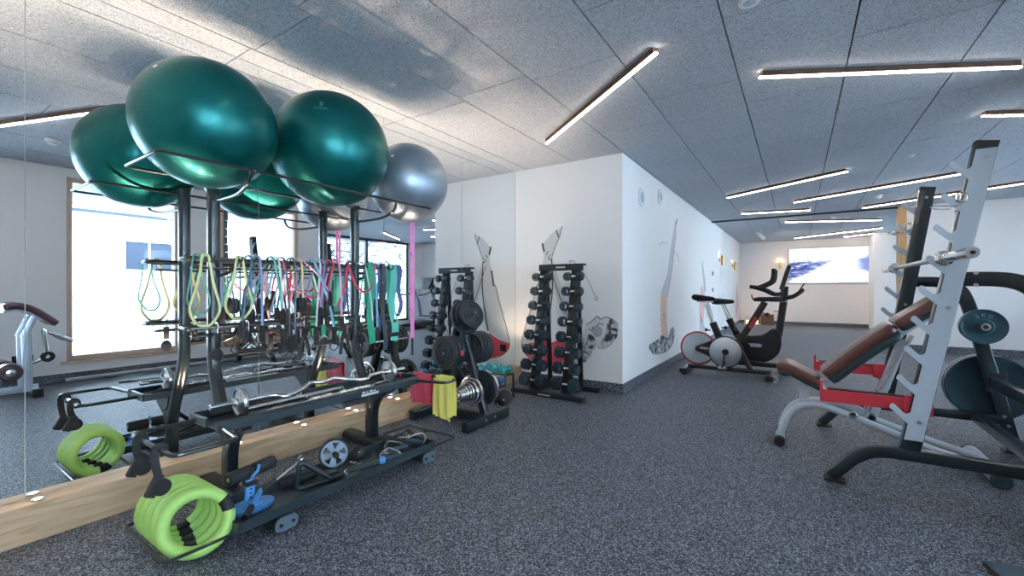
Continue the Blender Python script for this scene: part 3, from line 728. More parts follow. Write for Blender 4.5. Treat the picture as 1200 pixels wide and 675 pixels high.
# cable grips hanging on the lower rail
def hang_grip(y, label, kind=0, m=None):
    z = .905; x = -2.515
    t = thing('cable_attachment', label, 'handle', (x, y, z-.2), 0, 'cable handles on the lower hook rail')
    part('carabiner', MB().tube(catmull([(x-.018,y,z+.008),(x,y,z+.014),(x+.008,y,z-.02),(x+.006,y,z-.05),(x-.006,y,z-.02)], 4, True), .003, 6, closed=True), CHROME, t)
    part('strap', MB().sweep([(x+.004,y,z-.04),(x+.006,y,z-.115)], rrect(.03,.006,.002,1), (1,0,.001)), m or RUBBER, t)
    if kind == 0:
        part('grip', MB().cyl((x+.006,y-.055,z-.15),(x+.006,y+.055,z-.15),.016,14), FOAM, t)
        part('side_wire', MB().tube([(x+.006,y-.05,z-.15),(x+.006,y,z-.105),(x+.006,y+.05,z-.15)], .004, 6), CHROME, t)
    elif kind == 1:
        part('pad', MB().ball((x+.004,y,z-.155), .034, 16, 12, (.5,.8,1.)), FOAM, t)
    else:
        part('rope', MB().tube(catmull([(x+.006,y-.03,z-.24),(x+.006,y-.02,z-.15),(x+.006,y,z-.10),(x+.006,y+.02,z-.15),(x+.006,y+.035,z-.22)], 4), .011, 8), RUBBER, t)
wd = ['first from the left on the lower rail','second from the left on the lower rail','third from the left, left of the rack middle','fourth from the left, near the rack middle','fifth from the left, below the light blue tube','sixth from the left, by the right post','seventh from the left, behind the emerald band','last at the right end of the lower rail']
kinds = [(1.02,1,None),(1.17,0,None),(1.36,1,None),(1.49,2,None),(1.62,0,GREEN),(1.77,2,None),(1.90,1,None),(2.20,0,None)]
for (y,kd,mm), w in zip(kinds, wd):
    hang_grip(y, {0:'black cable grip with chrome wire, ', 1:'black padded cuff, ', 2:'short black rope handle, '}[kd]+w, kd, mm)

# ankle straps on the left end rail
def ankle(x, y, label, dz=0.):
    z = .455; t = thing('ankle_strap', label, 'strap', (x, y, z-.2), 0, 'ankle straps on the left end rail')
    part('clip_strap', MB().sweep(catmull([(x,y+.016,z-.03),(x,y+.013,z+.006),(x,y,z+.014),(x,y-.013,z+.006),(x,y-.015,z-.04),(x+.002,y-.004,z-.09-dz)], 4), rrect(.028,.005,.002,1), (1,0,.001)), RUBBER, t)
    part('cuff', MB().lathe((x-.020,y,z-.128-dz), (1,.12,0), [(0,.020),(.004,.032),(.036,.032),(.040,.020)], 20), FOAM, t)
    part('cuff_flap', MB().prism([(x-.016,y-.012,z-.075-dz),(x-.016,y-.050,z-.150-dz),(x-.016,y-.02,z-.163-dz),(x-.016,y+.014,z-.085-dz)], (.028,0,0), .004), FOAM, t)
    part('ring', MB().tube([V((x+.024,y+.010*math.cos(a),z-.127-dz+.010*math.sin(a))) for a in [i*PI/6 for i in range(12)]], .002, 6, closed=True), RUBBER, t)
ankle(-2.33, .655, 'black padded ankle strap hanging nearer the mirror on the left end rail', -.01)
ankle(-2.12, .655, 'black padded ankle strap hanging over the green hoops', .02)

# green hoops in the left basket
LIME = mat('lime_green_foam', (.40,.68,.16), .5, coat=.1, var=.05)
hw = ['nearest the camera','second from the camera','the middle one','fourth from the camera','closest to the mirror']
for i in range(5):
    x = -2.055-.058*i; c = V((x, .758, .140)); lean = -.34+.085*i
    t = thing('weighted_hoop', 'lime green ring with black grip, in the left basket, '+hw[i], 'exercise ring', (x, .765, .0), 0, 'green rings in the left basket')
    Mx = Matrix.Translation(c) @ Matrix.Rotation(-.35+.05*i, 4, 'Z') @ Matrix.Rotation(lean, 4, 'Y')
    g0, g1 = (.14, .62) if i == 0 else (4.3+.12*i, 4.78+.12*i)
    A = [g1+(2*PI-(g1-g0))*j/40 for j in range(41)]; B = [g0+(g1-g0)*j/8 for j in range(9)]
    f = lambda a: Mx @ V((0, .1105*math.cos(a), .1105*math.sin(a)))
    part('foam_tube', MB().tube([f(a) for a in A], .0245, 14, scales=[1]*41), LIME, t)
    part('grip', MB().tube([f(a) for a in B], .0228, 14), FOAM, t)

# towels of latex over the right end rail
LR = mat('red_latex_sheet', (.60,.045,.11), .5, var=.05); LY = mat('yellow_latex_sheet', (.88,.80,.20), .5, var=.04)
def sheet(name, x0, x1, y, z, front, back, m, label, layers):
    mm = MB()
    for li, (a, b_, lf, lb, off) in enumerate(layers):
        n = 12; bm2 = bmesh.new(); rows = []
        prof = [(.010+off, -lf), (.012+off, -lf*.66), (.011+off, -lf*.33), (.011+off, -.01), (.004, .0115+off), (-.004, .0115+off), (-.011-off, -.01), (-.012-off, -lb*.5), (-.010-off, -lb)]
        for (dy, dz) in prof:
            row = []
            for i in range(n+1):
                q = i/n; x = a+(b_-a)*q
                wob = .0075*math.sin(q*11+li*2+dz*7)*min(1, abs(dz)*8)
                row.append(V((x+wob*.6, y+dy*(1 if dy>0 else 1)+wob, z+dz+.012*math.sin(q*3+li)*(1 if dz<-.1 else 0))))
            rows.append(row)
        vv = [[bm2.verts.new(p) for p in r] for r in rows]
        for A_, B_ in zip(vv, vv[1:]):
            for i in range(n): bm2.faces.new((A_[i],A_[i+1],B_[i+1],B_[i]))
        bmesh.ops.recalc_face_normals(bm2, faces=bm2.faces[:])
        for f_ in bm2.faces: f_.smooth = True
        bmesh.ops.solidify(bm2, geom=bm2.faces[:], thickness=.002)
        mm.merge(bm2)
    return solo(name, mm, m, label, 'latex sheet', 'folded latex sheets on the right end rail')
YT = 2.30; ZTt = .455+.0095
sheet('latex_sheet', -2.43, -2.215, YT, ZTt-.010, .2, .2, LR, 'folded red latex sheet hanging over the right end rail, nearer the mirror', [(-2.43,-2.22,.22,.19,0),(-2.42,-2.23,.19,.20,.005)])
sheet('latex_sheet', -2.20, -2.02, YT, ZTt-.010, .3, .3, LY, 'folded yellow latex sheet hanging over the right end rail', [(-2.20,-2.06,.24,.27,0),(-2.18,-2.03,.21,.29,.006),(-2.145,-2.02,.25,.25,.013)])
# ------------------------------------------------------------------ on the shelf
ZSH = .445
def disc_plate(parent, name, c, ax, r, th, m, hub=.028, rim=True, seg=36):
    """cast plate: raised rim, dished web and hub, about centre c along ax"""
    c = V(c); a = V(ax).normalized(); p = [(0,hub*.45),(0,hub),(th*.22,hub*1.15),(th*.3,r*.80),(0,r*.84),(0,r*.97),(th*.15,r),(th*.85,r),(th,r*.97),(th,r*.84),(th*.7,r*.80),(th*.78,hub*1.15),(th,hub),(th,hub*.45)]
    return part(name, MB().lathe(c-a*th/2, a, p, seg), m, parent)
zb = ZSH+.074; xb = -2.375
t = thing('curl_bar', 'chrome zigzag curl bar with a small plate at each end, lying on the shelf', 'barbell', (xb, 1.54, ZSH))
ya, yb_ = .93, 2.165
bar = [(xb,ya+.17,zb),(xb,ya+.30,zb),(xb+.035,ya+.36,zb-.012),(xb+.0,ya+.47,zb+.002),(xb-.035,ya+.54,zb+.018),(xb-.02,ya+.62,zb+.012),(xb-.035,ya+.70,zb+.018),(xb,ya+.78,zb+.002),(xb+.035,ya+.88,zb-.012),(xb,ya+.95,zb),(xb,yb_-.13,zb)]
part('bar', MB().tube(catmull(bar,5), .0125, 14), CHROME, t)
for y0, y1, d in ((ya, ya+.165, 1), (yb_, yb_-.165, -1)):
    part('sleeve', MB().lathe((xb,y0,zb), (0,d,0), [(0,.010),(.002,.0135),(.15,.0135),(.15,.021),(.165,.021)], 20), CHROME, t)
    p = disc_plate(t, 'plate', (xb,y1-d*.028,zb), (0,1,0), .074, .022, STEEL, .022)
    part('spring_collar', MB().lathe((xb,y1-d*.055,zb), (0,d,0), [(0,.016),(0,.023),(.012,.023),(.012,.016)], 18), CHROME, t)
# short chrome handles and grips lying on the shelf
def short_bar(p0, p1, r, m, label, grips=0, name='cable_bar', cat='handle', grp='chrome cable bars on the shelf'):
    p0, p1 = V(p0), V(p1); u = (p1-p0).normalized(); L_ = (p1-p0).length
    t = thing(name, label, cat, (p0+p1)/2-V((0,0,r)), 0, grp)
    part('bar', MB().lathe(p0, u, [(0,r*.6),(.006,r),(L_-.006,r),(L_,r*.6)], 16), m, t)
    c = (p0+p1)/2
    if grips:
        for s in (-1,1): part('grip', MB().lathe(c+u*s*L_*.16, u*s, [(0,r*1.1),(.004,r*1.5),(L_*.27,r*1.5),(L_*.28,r*1.1)], 16), m if grips == 2 else FOAM, t)
    part('swivel', MB().tube([c+V((0,0,r))+V((.0,.014*math.cos(a),.012+.014*math.sin(a))) for a in [i*PI/5 for i in range(10)]], .004, 6, closed=True), CHROME, t)
short_bar((-2.30,1.16,ZSH+.0125),(-2.285,1.62,ZSH+.0125), .011, CHROME, 'straight chrome cable bar along the front of the shelf', 2)
short_bar((-2.335,1.40,ZSH+.0125),(-2.33,1.86,ZSH+.0125), .011, CHROME, 'chrome cable bar behind the curl bar middle', 2)
short_bar((-2.44,1.12,ZSH+.0125),(-2.45,1.72,ZSH+.0125), .012, STEEL, 'long dull steel cable bar at the back of the shelf', 0)
short_bar((-2.48,.96,ZSH+.021),(-2.475,1.36,ZSH+.021), .020, FOAM, 'black foam bar at the back left of the shelf', 0, 'foam_bar')
t = thing('cable_attachment', 'chrome and black double cable handle in front of the right plate of the curl bar', 'handle', (-2.32, 1.95, ZSH))
part('frame', MB().tube(fillet([(-2.33,1.83,ZSH+.012),(-2.36,1.95,ZSH+.018),(-2.33,2.08,ZSH+.012),(-2.29,2.08,ZSH+.012),(-2.29,1.83,ZSH+.012)], .02, 4, True), .007, 8, closed=True), STEEL, t)
for y in (1.85, 2.0): part('grip', MB().cyl((-2.29,y,ZSH+.017),(-2.29,y+.07,ZSH+.017), .0155, 14), FOAM, t)
t = thing('cable_attachment', 'black ridged rubber handle with a red end, at the right end of the shelf', 'handle', (-2.42, 2.05, ZSH))
m = MB(); prof = [(0,.012)]
for i in range(14): prof += [(.004+i*.012,.016),(.010+i*.012,.012)]
part('grip', m.lathe((-2.44,1.98,ZSH+.018), (.12,.99,0), prof+[(.18,.012)], 14), RUBBER, t)
part('end_cap', MB().lathe((-2.4184,2.158,ZSH+.018), (.12,.99,0), [(0,.0165),(.01,.0165),(.012,.01)], 14), RED, t)
t = thing('chain', 'short chrome chain with a carabiner heaped on the shelf beside the badge', 'chain', (-2.30, 1.72, ZSH))
for i in range(8):
    a0 = i*.9; c = V((-2.31+.02*math.sin(i*1.3), 1.66+i*.017, ZSH+.009+.004*(i%2)))
    u = V((math.cos(a0), math.sin(a0), .1)); w = V((0,0,1)) if i % 2 else V((-u.y,u.x,0))
    part('link', MB().tube([c+u*.012*math.cos(q)+w*.0065*math.sin(q) for q in [j*PI/5 for j in range(10)]], .0024, 6, closed=True), CHROME, t)

# ------------------------------------------------------------------ in the floor tray
ZT_ = .079
t = thing('situp_bar', 'blue suction base with post and black foam rollers, left end of the floor tray', 'exercise bar', (-2.12, 1.0, ZT_))
bx0, by0 = -2.115, 1.0
part('base', MB().prism([(bx0+.072*math.cos(a), by0+.098*math.sin(a), ZT_) for a in [i*2*PI/32 for i in range(32)]], (0,0,.018), .006), BLUE, t)
part('hub', MB().lathe((bx0,by0,ZT_+.016), (0,0,1), [(0,.045),(.012,.040),(.020,.018)], 24), BLUE, t)
p = part('post', MB().sweep([(bx0-.02,by0,ZT_+.03),(bx0-.035,by0+.01,ZT_+.118)], rrect(.018,.042,.005,2), (0,1,0)), BLUE, t)
for i in range(4): part('hole', MB().cyl((bx0-.012-.0035*i,by0+.001+.002*i,ZT_+.045+.018*i),(bx0-.0095-.0035*i,by0+.001+.002*i,ZT_+.045+.018*i),.004,10), RUBBER, p)
part('hook', MB().tube(catmull([(bx0-.035,by0+.01,ZT_+.11),(bx0-.03,by0+.02,ZT_+.135),(bx0-.03,by0+.04,ZT_+.150),(bx0-.03,by0+.048,ZT_+.178)], 4), .007, 8), BLUE, t)
part('clamp', MB().box((bx0-.055,by0-.018,ZT_+.095),(bx0-.012,by0+.035,ZT_+.115),.004), RUBBER, t)
ra, rb = V((-2.175,.925,ZT_+.140)), V((-2.20,1.145,ZT_+.150)); u = (rb-ra).normalized()
for a, b_ in ((ra, ra+(rb-ra)*.47), (ra+(rb-ra)*.53, rb)):
    part('foam_roller', MB().lathe(a, u, [(0,.013),(0,.026),(.004,.031),((b_-a).length-.004,.031),((b_-a).length,.026),((b_-a).length,.013)], 22), FOAM, t)
part('axle', MB().cyl(ra, rb, .011, 12), STEEL, t)
part('arm', MB().tube([(-2.035,.955,ZT_+.032),(-2.085,1.0,ZT_+.042),(-2.13,1.05,ZT_+.060)], .012, 10), BLUE, t)
part('lever', MB().cyl((-2.00,.915,ZT_+.022),(-2.05,.968,ZT_+.036), .0150, 14), RUBBER, t)
t = thing('lever_bar', 'thin grey cable bar with black grip leaning over the blue base', 'exercise bar', (-2.1, 1.25, ZT_+.02))
part('rod', MB().tube([(-2.12,1.05,ZT_+.055),(-2.08,1.235,ZT_+.165)], .0045, 8), STEEL, t)
part('grip', MB().cyl((-2.125,1.045,ZT_+.052),(-2.108,1.11,ZT_+.092), .012, 12), RUBBER, t)
# triangle handle
def tri(c, s, label, m, yaw=0., rr=.0135, tilt=0.):
    c = V(c); t = thing('triangle_bar', label, 'handle', c, 0, 'triangle handles in the floor tray')
    Mx = Matrix.Translation(c) @ Matrix.Rotation(yaw,4,'Z') @ Matrix.Rotation(tilt,4,'Y')
    P = [Mx @ V(p) for p in [(0,-.07*s,.015),(0,.10*s,.015),(0,.0,.15*s)]]
    P = [Mx @ V((0,-.085*s,.015)), Mx @ V((0,.085*s,.02)), Mx @ V((0,-.065*s,.155*s))]
    part('frame', MB().tube(fillet(P, .03*s, 5, True), rr, 12, closed=True), m, t)
    q = Mx @ V((0,-.063*s,.168*s))
    part('ring', MB().tube([q+V((0,.010*math.cos(a),.010*math.sin(a))) for a in [i*PI/5 for i in range(10)]], .0045, 6, closed=True), CHROME, t)
tri((-2.06,1.275,ZT_), 1.0, 'dark triangle pull handle standing in the floor tray', BLACK, -.3, .0145)
tri((-2.12,1.40,ZT_), .75, 'smaller black V handle lying behind the triangle handle', BLACKM, .5, .012, 1.2)
# ab wheel
t = thing('ab_wheel', 'grey-blue ab wheel with black handles, standing at the back of the floor tray', 'exercise wheel', (-2.19, 1.47, ZT_))
c = V((-2.185,1.475,ZT_+.085)); ax = V((.86,-.46,.22)).normalized(); GW = mat('grey_blue_plastic', (.16,.24,.34), .4)
part('tyre', MB().lathe(c-ax*.014, ax, [(0,.070),(0,.078),(.005,.083),(.023,.083),(.028,.078),(.028,.070)], 36), RUBBER, t)
m = MB(); x_ = ax.orthogonal().normalized(); y_ = ax.cross(x_)
m.lathe(c-ax*.010, ax, [(0,.060),(0,.0715),(.020,.0715),(.020,.060)], 36)
for i in range(5):
    a0 = i*2*PI/5; d = x_*math.cos(a0)+y_*math.sin(a0); w = ax.cross(d)
    m.prism([c-ax*.008+d*.018-w*.012, c-ax*.008+d*.018+w*.012, c-ax*.008+d*.066+w*.020, c-ax*.008+d*.066-w*.020], ax*.016, .002)
m.lathe(c-ax*.012, ax, [(0,.022),(.024,.022)], 20)
part('wheel_disc', m, GW, t)
for s in (-1, 1): part('handle', MB().lathe(c+ax*s*.012, ax*s, [(0,.012),(.02,.015),(.09,.016),(.095,.012)], 16), FOAM, t)
# medicine ball, rope, D handles, collars
t = thing('small_ball', 'small dark ball with a pale mark behind the rope in the floor tray', 'ball', (-2.17, 1.62, ZT_))
part('skin', MB().ball((-2.165,1.62,ZT_+.043), .042, 28, 18), RUBBER, t)
part('print', MB().prism([V((-2.165,1.62,ZT_+.043))+V(q).normalized()*.0425 for q in [(.7,-.5,.55),(.8,-.35,.55),(.8,-.35,.45),(.7,-.5,.45)]], V((.0006,-.0004,.0004))), LABELW, t)
ROPE = mat('dark_rope', (.045,.065,.070), .7, var=.4, scale=50)
t = thing('pull_rope', 'black braided pull rope with blue and brass end, lying across the floor tray', 'rope', (-2.0, 1.65, ZT_))
def rope(pts):
    m = MB(); C_ = catmull(pts, 10)
    for ph in (0, 2*PI/3, 4*PI/3):
        Q = []
        for i, p in enumerate(C_):
            tt = (C_[min(i+1,len(C_)-1)]-C_[max(i-1,0)]).normalized(); a = tt.cross(V((0,0,1))).normalized(); b_ = tt.cross(a)
            an = i*.55+ph; Q.append(p+a*.0075*math.cos(an)+b_*.0075*math.sin(an))
        m.tube(Q, .0085, 7)
    return m
part('braid', rope([(-2.13,1.38,ZT_+.020),(-2.085,1.44,ZT_+.024),(-2.03,1.49,ZT_+.034),(-1.98,1.545,ZT_+.046),(-1.945,1.60,ZT_+.058)]), ROPE, t)
part('braid', rope([(-1.985,1.42,ZT_+.018),(-1.99,1.48,ZT_+.018),(-2.05,1.56,ZT_+.022),(-2.08,1.66,ZT_+.022),(-2.15,1.71,ZT_+.022)]), ROPE, t)
part('rope_end', MB().lathe((-1.947,1.597,ZT_+.058), (.5,.85,0), [(0,.018),(.004,.021),(.024,.021),(.03,.016)], 16), BLUE, t)
part('end_band', MB().lathe((-1.940,1.612,ZT_+.058), (.5,.85,0), [(0,.0215),(.006,.0215)], 16), BRASS, t)
def dgrip(c, yaw, label, flat=0.):
    c = V(c); t = thing('cable_stirrup', label, 'handle', c, 0, 'stirrup handles in the floor tray')
    Mx = Matrix.Translation(c) @ Matrix.Rotation(yaw,4,'Z') @ Matrix.Rotation(flat,4,'Y')
    part('frame', MB().tube([Mx @ V(p) for p in fillet([(.012,-.065,0),(.07,-.055,.01),(.13,0,.02),(.07,.055,.01),(.012,.065,0)], .03, 4)], .0055, 8), STEEL, t)
    part('grip', MB().tube([Mx @ V((.01,-.065,0)), Mx @ V((.01,.065,0))], .0155, 14), PLATE, t)
    part('strap', MB().sweep([Mx @ V((.125,0,.018)), Mx @ V((.17,.01,.01)), Mx @ V((.21,.0,.004))], rrect(.026,.005,.002,1), (0,0,1)), RUBBER, t)
dgrip((-1.99,1.72,ZT_+.02), 2.6, 'blue-black stirrup handle at the right end of the floor tray, front one')
dgrip((-2.06,1.83,ZT_+.025), 2.9, 'blue-black stirrup handle at the right end of the floor tray, rear one')
dgrip((-2.03,1.93,ZT_+.045), 1.9, 'blue-black stirrup handle lying on top of the other two')
def clipc(c, yaw, label):
    c = V(c); t = thing('carabiner', label, 'carabiner', c, 0, 'chrome snap hooks in the floor tray')
    Mx = Matrix.Translation(c) @ Matrix.Rotation(yaw,4,'Z')
    part('hook', MB().tube([Mx @ V(p) for p in catmull([(0,0,.006),(.02,.012,.008),(.045,.010,.010),(.05,-.004,.010),(.03,-.012,.008)], 4, True)], .0042, 7, closed=True), CHROME, t)
    part('eye', MB().tube([Mx @ V((-.012+.010*math.cos(a),.010*math.sin(a),.008)) for a in [i*PI/5 for i in range(10)]], .0035, 6, closed=True), CHROME, t)
clipc((-1.985,1.375,ZT_), 1.0, 'chrome snap hook right of the triangle handle, by the tray edge')
clipc((-2.12,1.95,ZT_+.05), 1.9, 'chrome snap hook on the rear stirrup handle')
clipc((-2.05,1.72,ZT_+.03), .5, 'chrome snap hook beside the rope end')
clipc((-2.13,1.56,ZT_+.01), .2, 'chrome snap hook between wheel and small ball')
t = thing('foam_bar', 'black foam roller lying flat in the floor tray under the triangle bar', 'foam roller', (-2.17, 1.30, ZT_))
part('bar', MB().cyl((-2.19,1.17,ZT_+.02),(-2.17,1.36,ZT_+.02),.018,16), FOAM, t)
t = thing('cable_harness', 'black nylon harness heaped at the right end of the floor tray', 'harness', (-2.16, 1.95, ZT_))
part('webbing', MB().sweep(catmull([(-2.20,1.84,ZT_+.01),(-2.19,1.90,ZT_+.05),(-2.14,1.86,ZT_+.07),(-2.12,1.93,ZT_+.03),(-2.19,1.97,ZT_+.04),(-2.16,2.0,ZT_+.075),(-2.08,2.0,ZT_+.03),(-2.05,1.93,ZT_+.012)], 6), rrect(.035,.006,.002,1), (0,0,1)), FOAM, t)
part('buckle', MB().box((-2.15,1.90,ZT_+.055),(-2.11,1.93,ZT_+.065),.003), STEEL, t)

# ------------------------------------------------------------------ weight plate tree
TY = 2.80
T = thing('plate_tree', 'black A-frame weight plate tree loaded with black and chrome plates, beside the storage rack', 'plate rack', (-2.36, TY, 0))
part('foot', MB().sweep([(-2.095,TY-.29,.045),(-2.095,TY+.27,.045)], rrect(.055,.075,.006,2), (0,0,1)), BLACK, T)
for y in (TY-.06, TY+.06): part('bolt', MB().cyl((-2.067,y,.05),(-2.06,y,.05), .010, 12), STEEL, T)
part('foot', MB().sweep([(-2.66,TY-.29,.045),(-2.66,TY+.27,.045)], rrect(.055,.075,.006,2), (0,0,1)), BLACK, T)
part('cross_bar', MB().sweep([(-2.66,TY,.045),(-2.10,TY,.045)], rrect(.06,.06,.006,2), (0,0,1)), BLACK, T)
part('upright', MB().sweep([(-2.12,TY,.07),(-2.20,TY,.30),(-2.32,TY,.66),(-2.39,TY,.95)], rrect(.055,.06,.006,2), (0,1,0)), BLACK, T)
part('upright', MB().sweep([(-2.64,TY,.07),(-2.56,TY,.30),(-2.45,TY,.66),(-2.39,TY,.93)], rrect(.055,.06,.006,2), (0,1,0)), BLACK, T)
pegs = [((-2.20,.265), .26), ((-2.33,.585), .27), ((-2.56,.28), .22), ((-2.46,.60), .2)]
for (x, z), L_ in pegs[:4]:
    part('peg', MB().cyl((x,TY-L_,z),(x,TY+L_,z), .0125, 14), CHROME, T)
pt, pd = V((-2.37,TY,.84)), V((.93,-.22,.30)).normalized()
part('peg', MB().cyl(pt, pt+pd*.20, .0125, 14), CHROME, T)
def gplate(c, ax, r, th, m, label, holes=True, name='weight_plate', grp='weight plates on the plate tree'):
    """grip plate: rim, three ovals darkened like shaded openings, hub"""
    c = V(c); a = V(ax).normalized(); t = thing(name, label, 'weight plate', c-V((0,0,r)), 0, grp)
    x = a.orthogonal().normalized(); y = a.cross(x)
    part('disc', MB().lathe(c-a*th/2, a, [(0,.0145),(0,.032),(th*.25,.036),(th*.25,r*.78),(0,r*.84),(0,r*.96),(th*.2,r),(th*.8,r),(th,r*.96),(th,r*.84),(th*.75,r*.78),(th*.75,.036),(th,.032),(th,.0145)], 40), m, t)
    if holes:
        for i in range(3):
            a0 = i*2*PI/3+.5; cc = c-a*(th*.26)+(x*math.cos(a0)+y*math.sin(a0))*r*.56; d = -x*math.sin(a0)+y*math.cos(a0); w = a.cross(d)
            for s_ in (-1, 1):
                c2 = c+a*s_*th*.25+(x*math.cos(a0)+y*math.sin(a0))*r*.56
                part('grip_slot', MB().prism([c2+d*r*.24*math.cos(q)+w*r*.10*math.sin(q) for q in [j*PI/8 for j in range(16)]], a*s_*.0012), mat('painted_slot_shade', (.004,.004,.005), .9), t)  # flat dark oval on the solid web, painted shade of a grip opening
            part('grip_rim', MB().tube([c-a*th*.27+(x*math.cos(a0)+y*math.sin(a0))*r*.56+d*r*.26*math.cos(q)+w*r*.12*math.sin(q) for q in [j*PI/8 for j in range(16)]], .003, 6, closed=True), m, t)
    return t
n = 0
for i, (dy, r, lab) in enumerate([(-.245,.135,'black grip plate at the front of the middle stack, facing the camera'),(-.195,.13,'black grip plate second in the front half of the middle stack'),(-.150,.128,'black grip plate third in the front half of the middle stack'),
        (.085,.135,'black grip plate first in the rear half of the middle stack'),(.125,.138,'black grip plate second in the rear half of the middle stack'),(.165,.14,'black grip plate third in the rear half of the middle stack'),(.205,.14,'black grip plate at the far end of the middle stack')]):
    g = gplate((-2.33,TY+dy,.585), (0,1,0), r, .036, RPLATE, lab)
    if i == 1: part('red_marker', MB().lathe((-2.33,TY+dy-.008,.585), (0,1,0), [(0,r+.0008),(.018,r+.0008)], 40, caps=False), RUBBER, g)
# red paper-like marker on the second plate rim
g = [o for o in COL.objects if o.get('label','').startswith('black grip plate second in the front')][0]
mk = MB()
for k in range(6):
    pass
A0 = [(-2.33+.1335*math.cos(q), .585+.1335*math.sin(q)) for q in [-.12+.06*j for j in range(6)]]
mk.prism([(x, TY-.210, z) for x, z in A0]+[(-2.33+.1315*math.cos(q), TY-.210, .585+.1315*math.sin(q)) for q in [.18-.06*j for j in range(6)]], (0,.028,0))
part('red_label', mk, RED, g)
for i, (d, r, lab) in enumerate([(.055,.145,'large black grip plate on the top peg, nearest the upright'),(.095,.125,'black grip plate in the middle of the top peg'),(.14,.118,'smaller black grip plate facing out on the top peg')]):
    gplate(pt+pd*d, pd, r, .034, RPLATE, lab)
sz = [(-.245,.05),(-.225,.055),(-.205,.06),(-.185,.066),(-.162,.074),(-.138,.082),(-.11,.10),(-.08,.118)]
wd = ['smallest, at the camera end','second smallest','third smallest','fourth smallest','fifth smallest','sixth smallest','second largest','largest, against the upright']
for (dy, r), w in zip(sz, wd):
    t = thing('chrome_plate', 'chrome weight plate on the low front peg, '+w, 'weight plate', (-2.20,TY+dy,.265-r), 0, 'chrome plates on the low peg')
    disc_plate(t, 'disc', (-2.20,TY+dy,.265), (0,1,0), r, .018, CHROME, .022)
    part('hub_ring', MB().lathe((-2.20,TY+dy-.0105,.265), (0,1,0), [(0,.014),(0,.019),(.003,.021)], 20), STEEL, t)
for dy, r, lab in ((.07,.145,'dark plate behind the chrome plates, beyond the upright'),(.105,.14,'chrome rimmed plate beyond the upright on the low peg'),(.24,.06,'small black rubber plate at the far end of the low peg')):
    if r == .14:
        t = thing('chrome_plate', lab, 'weight plate', (-2.20,TY+dy,.265-r), 0, 'chrome plates on the low peg')
        disc_plate(t, 'disc', (-2.20,TY+dy,.265), (0,1,0), r, .022, CHROME, .022)
        part('hub_ring', MB().lathe((-2.20,TY+dy-.0125,.265), (0,1,0), [(0,.014),(0,.019),(.003,.021)], 20), STEEL, t)
    else: gplate((-2.20,TY+dy,.265), (0,1,0), r, .03, RPLATE, lab, r > .1)
for dy, lab in ((-.12,'black grip plate low on the mirror side of the tree, camera end'),(.10,'black grip plate low on the mirror side of the tree, far end')):
    gplate((-2.56,TY+dy,.28), (0,1,0), .14, .034, RPLATE, lab)

# ------------------------------------------------------------------ small vinyl dumbbells on a low stand by the mirror
S = thing('dumbbell_stand', 'low black two-step stand holding small blue and teal dumbbells by the mirror', 'dumbbell stand', (-2.55, 3.42, 0))
for x in (-2.72, -2.36):
    part('side_frame', MB().tube(fillet([(x,3.28,.012),(x,3.28,.155),(x,3.44,.16),(x,3.44,.25),(x,3.58,.25),(x,3.58,.012)], .02, 4), .011, 8), BLACK, S)
for y, z in ((3.31,.155),(3.41,.16),(3.47,.25),(3.56,.25)): part('cross_rail', MB().cyl((-2.72,y,z),(-2.36,y,z), .008, 10), BLACK, S)
TEAL = mat('teal_vinyl', (.015,.30,.34), .4, coat=.2, var=.05); BLV = mat('blue_vinyl', (.04,.17,.44), .4, coat=.2, var=.05)
def vdb(x, y, z, r, m, label):
    t = thing('vinyl_dumbbell', label, 'dumbbell', (x, y, z-r), 0, 'small vinyl dumbbells on the low stand')
    for s in (-1, 1): part('head', MB().ball((x,y+s*.062,z), r, 22, 14, (1,.72,1)), m, t)
    part('handle', MB().cyl((x,y-.05,z),(x,y+.05,z), .0135, 14), m, t)
for i, x in enumerate((-2.66,-2.575,-2.49,-2.405)):
    vdb(x, 3.515, .294, .036, TEAL, 'teal round-headed dumbbell on the upper step, '+['nearest the mirror','second from the mirror','third from the mirror','at the room end'][i])
for i, x in enumerate((-2.60,-2.50,-2.40)):
    vdb(x, 3.36, .205, .040, BLV if i != 1 else TEAL, ['blue round-headed dumbbell on the lower step, nearest the mirror','teal round-headed dumbbell on the lower step, between two blue ones','blue round-headed dumbbell on the lower step, at the room end'][i])
t = thing('medicine_ball', 'black rubber ball with a pale mark on the floor behind the chrome plates', 'ball', (-2.30, 3.42, 0))
part('skin', MB().ball((-2.28,3.30,.075), .075, 32, 20), RUBBER, t)
part('print', MB().prism([V((-2.28,3.30,.075))+V(q).normalized()*.0755 for q in [(.45,-.9,.12),(.62,-.78,.12),(.62,-.78,-.05),(.45,-.9,-.05)]], V((.0006,-.001,0))), LABELW, t)

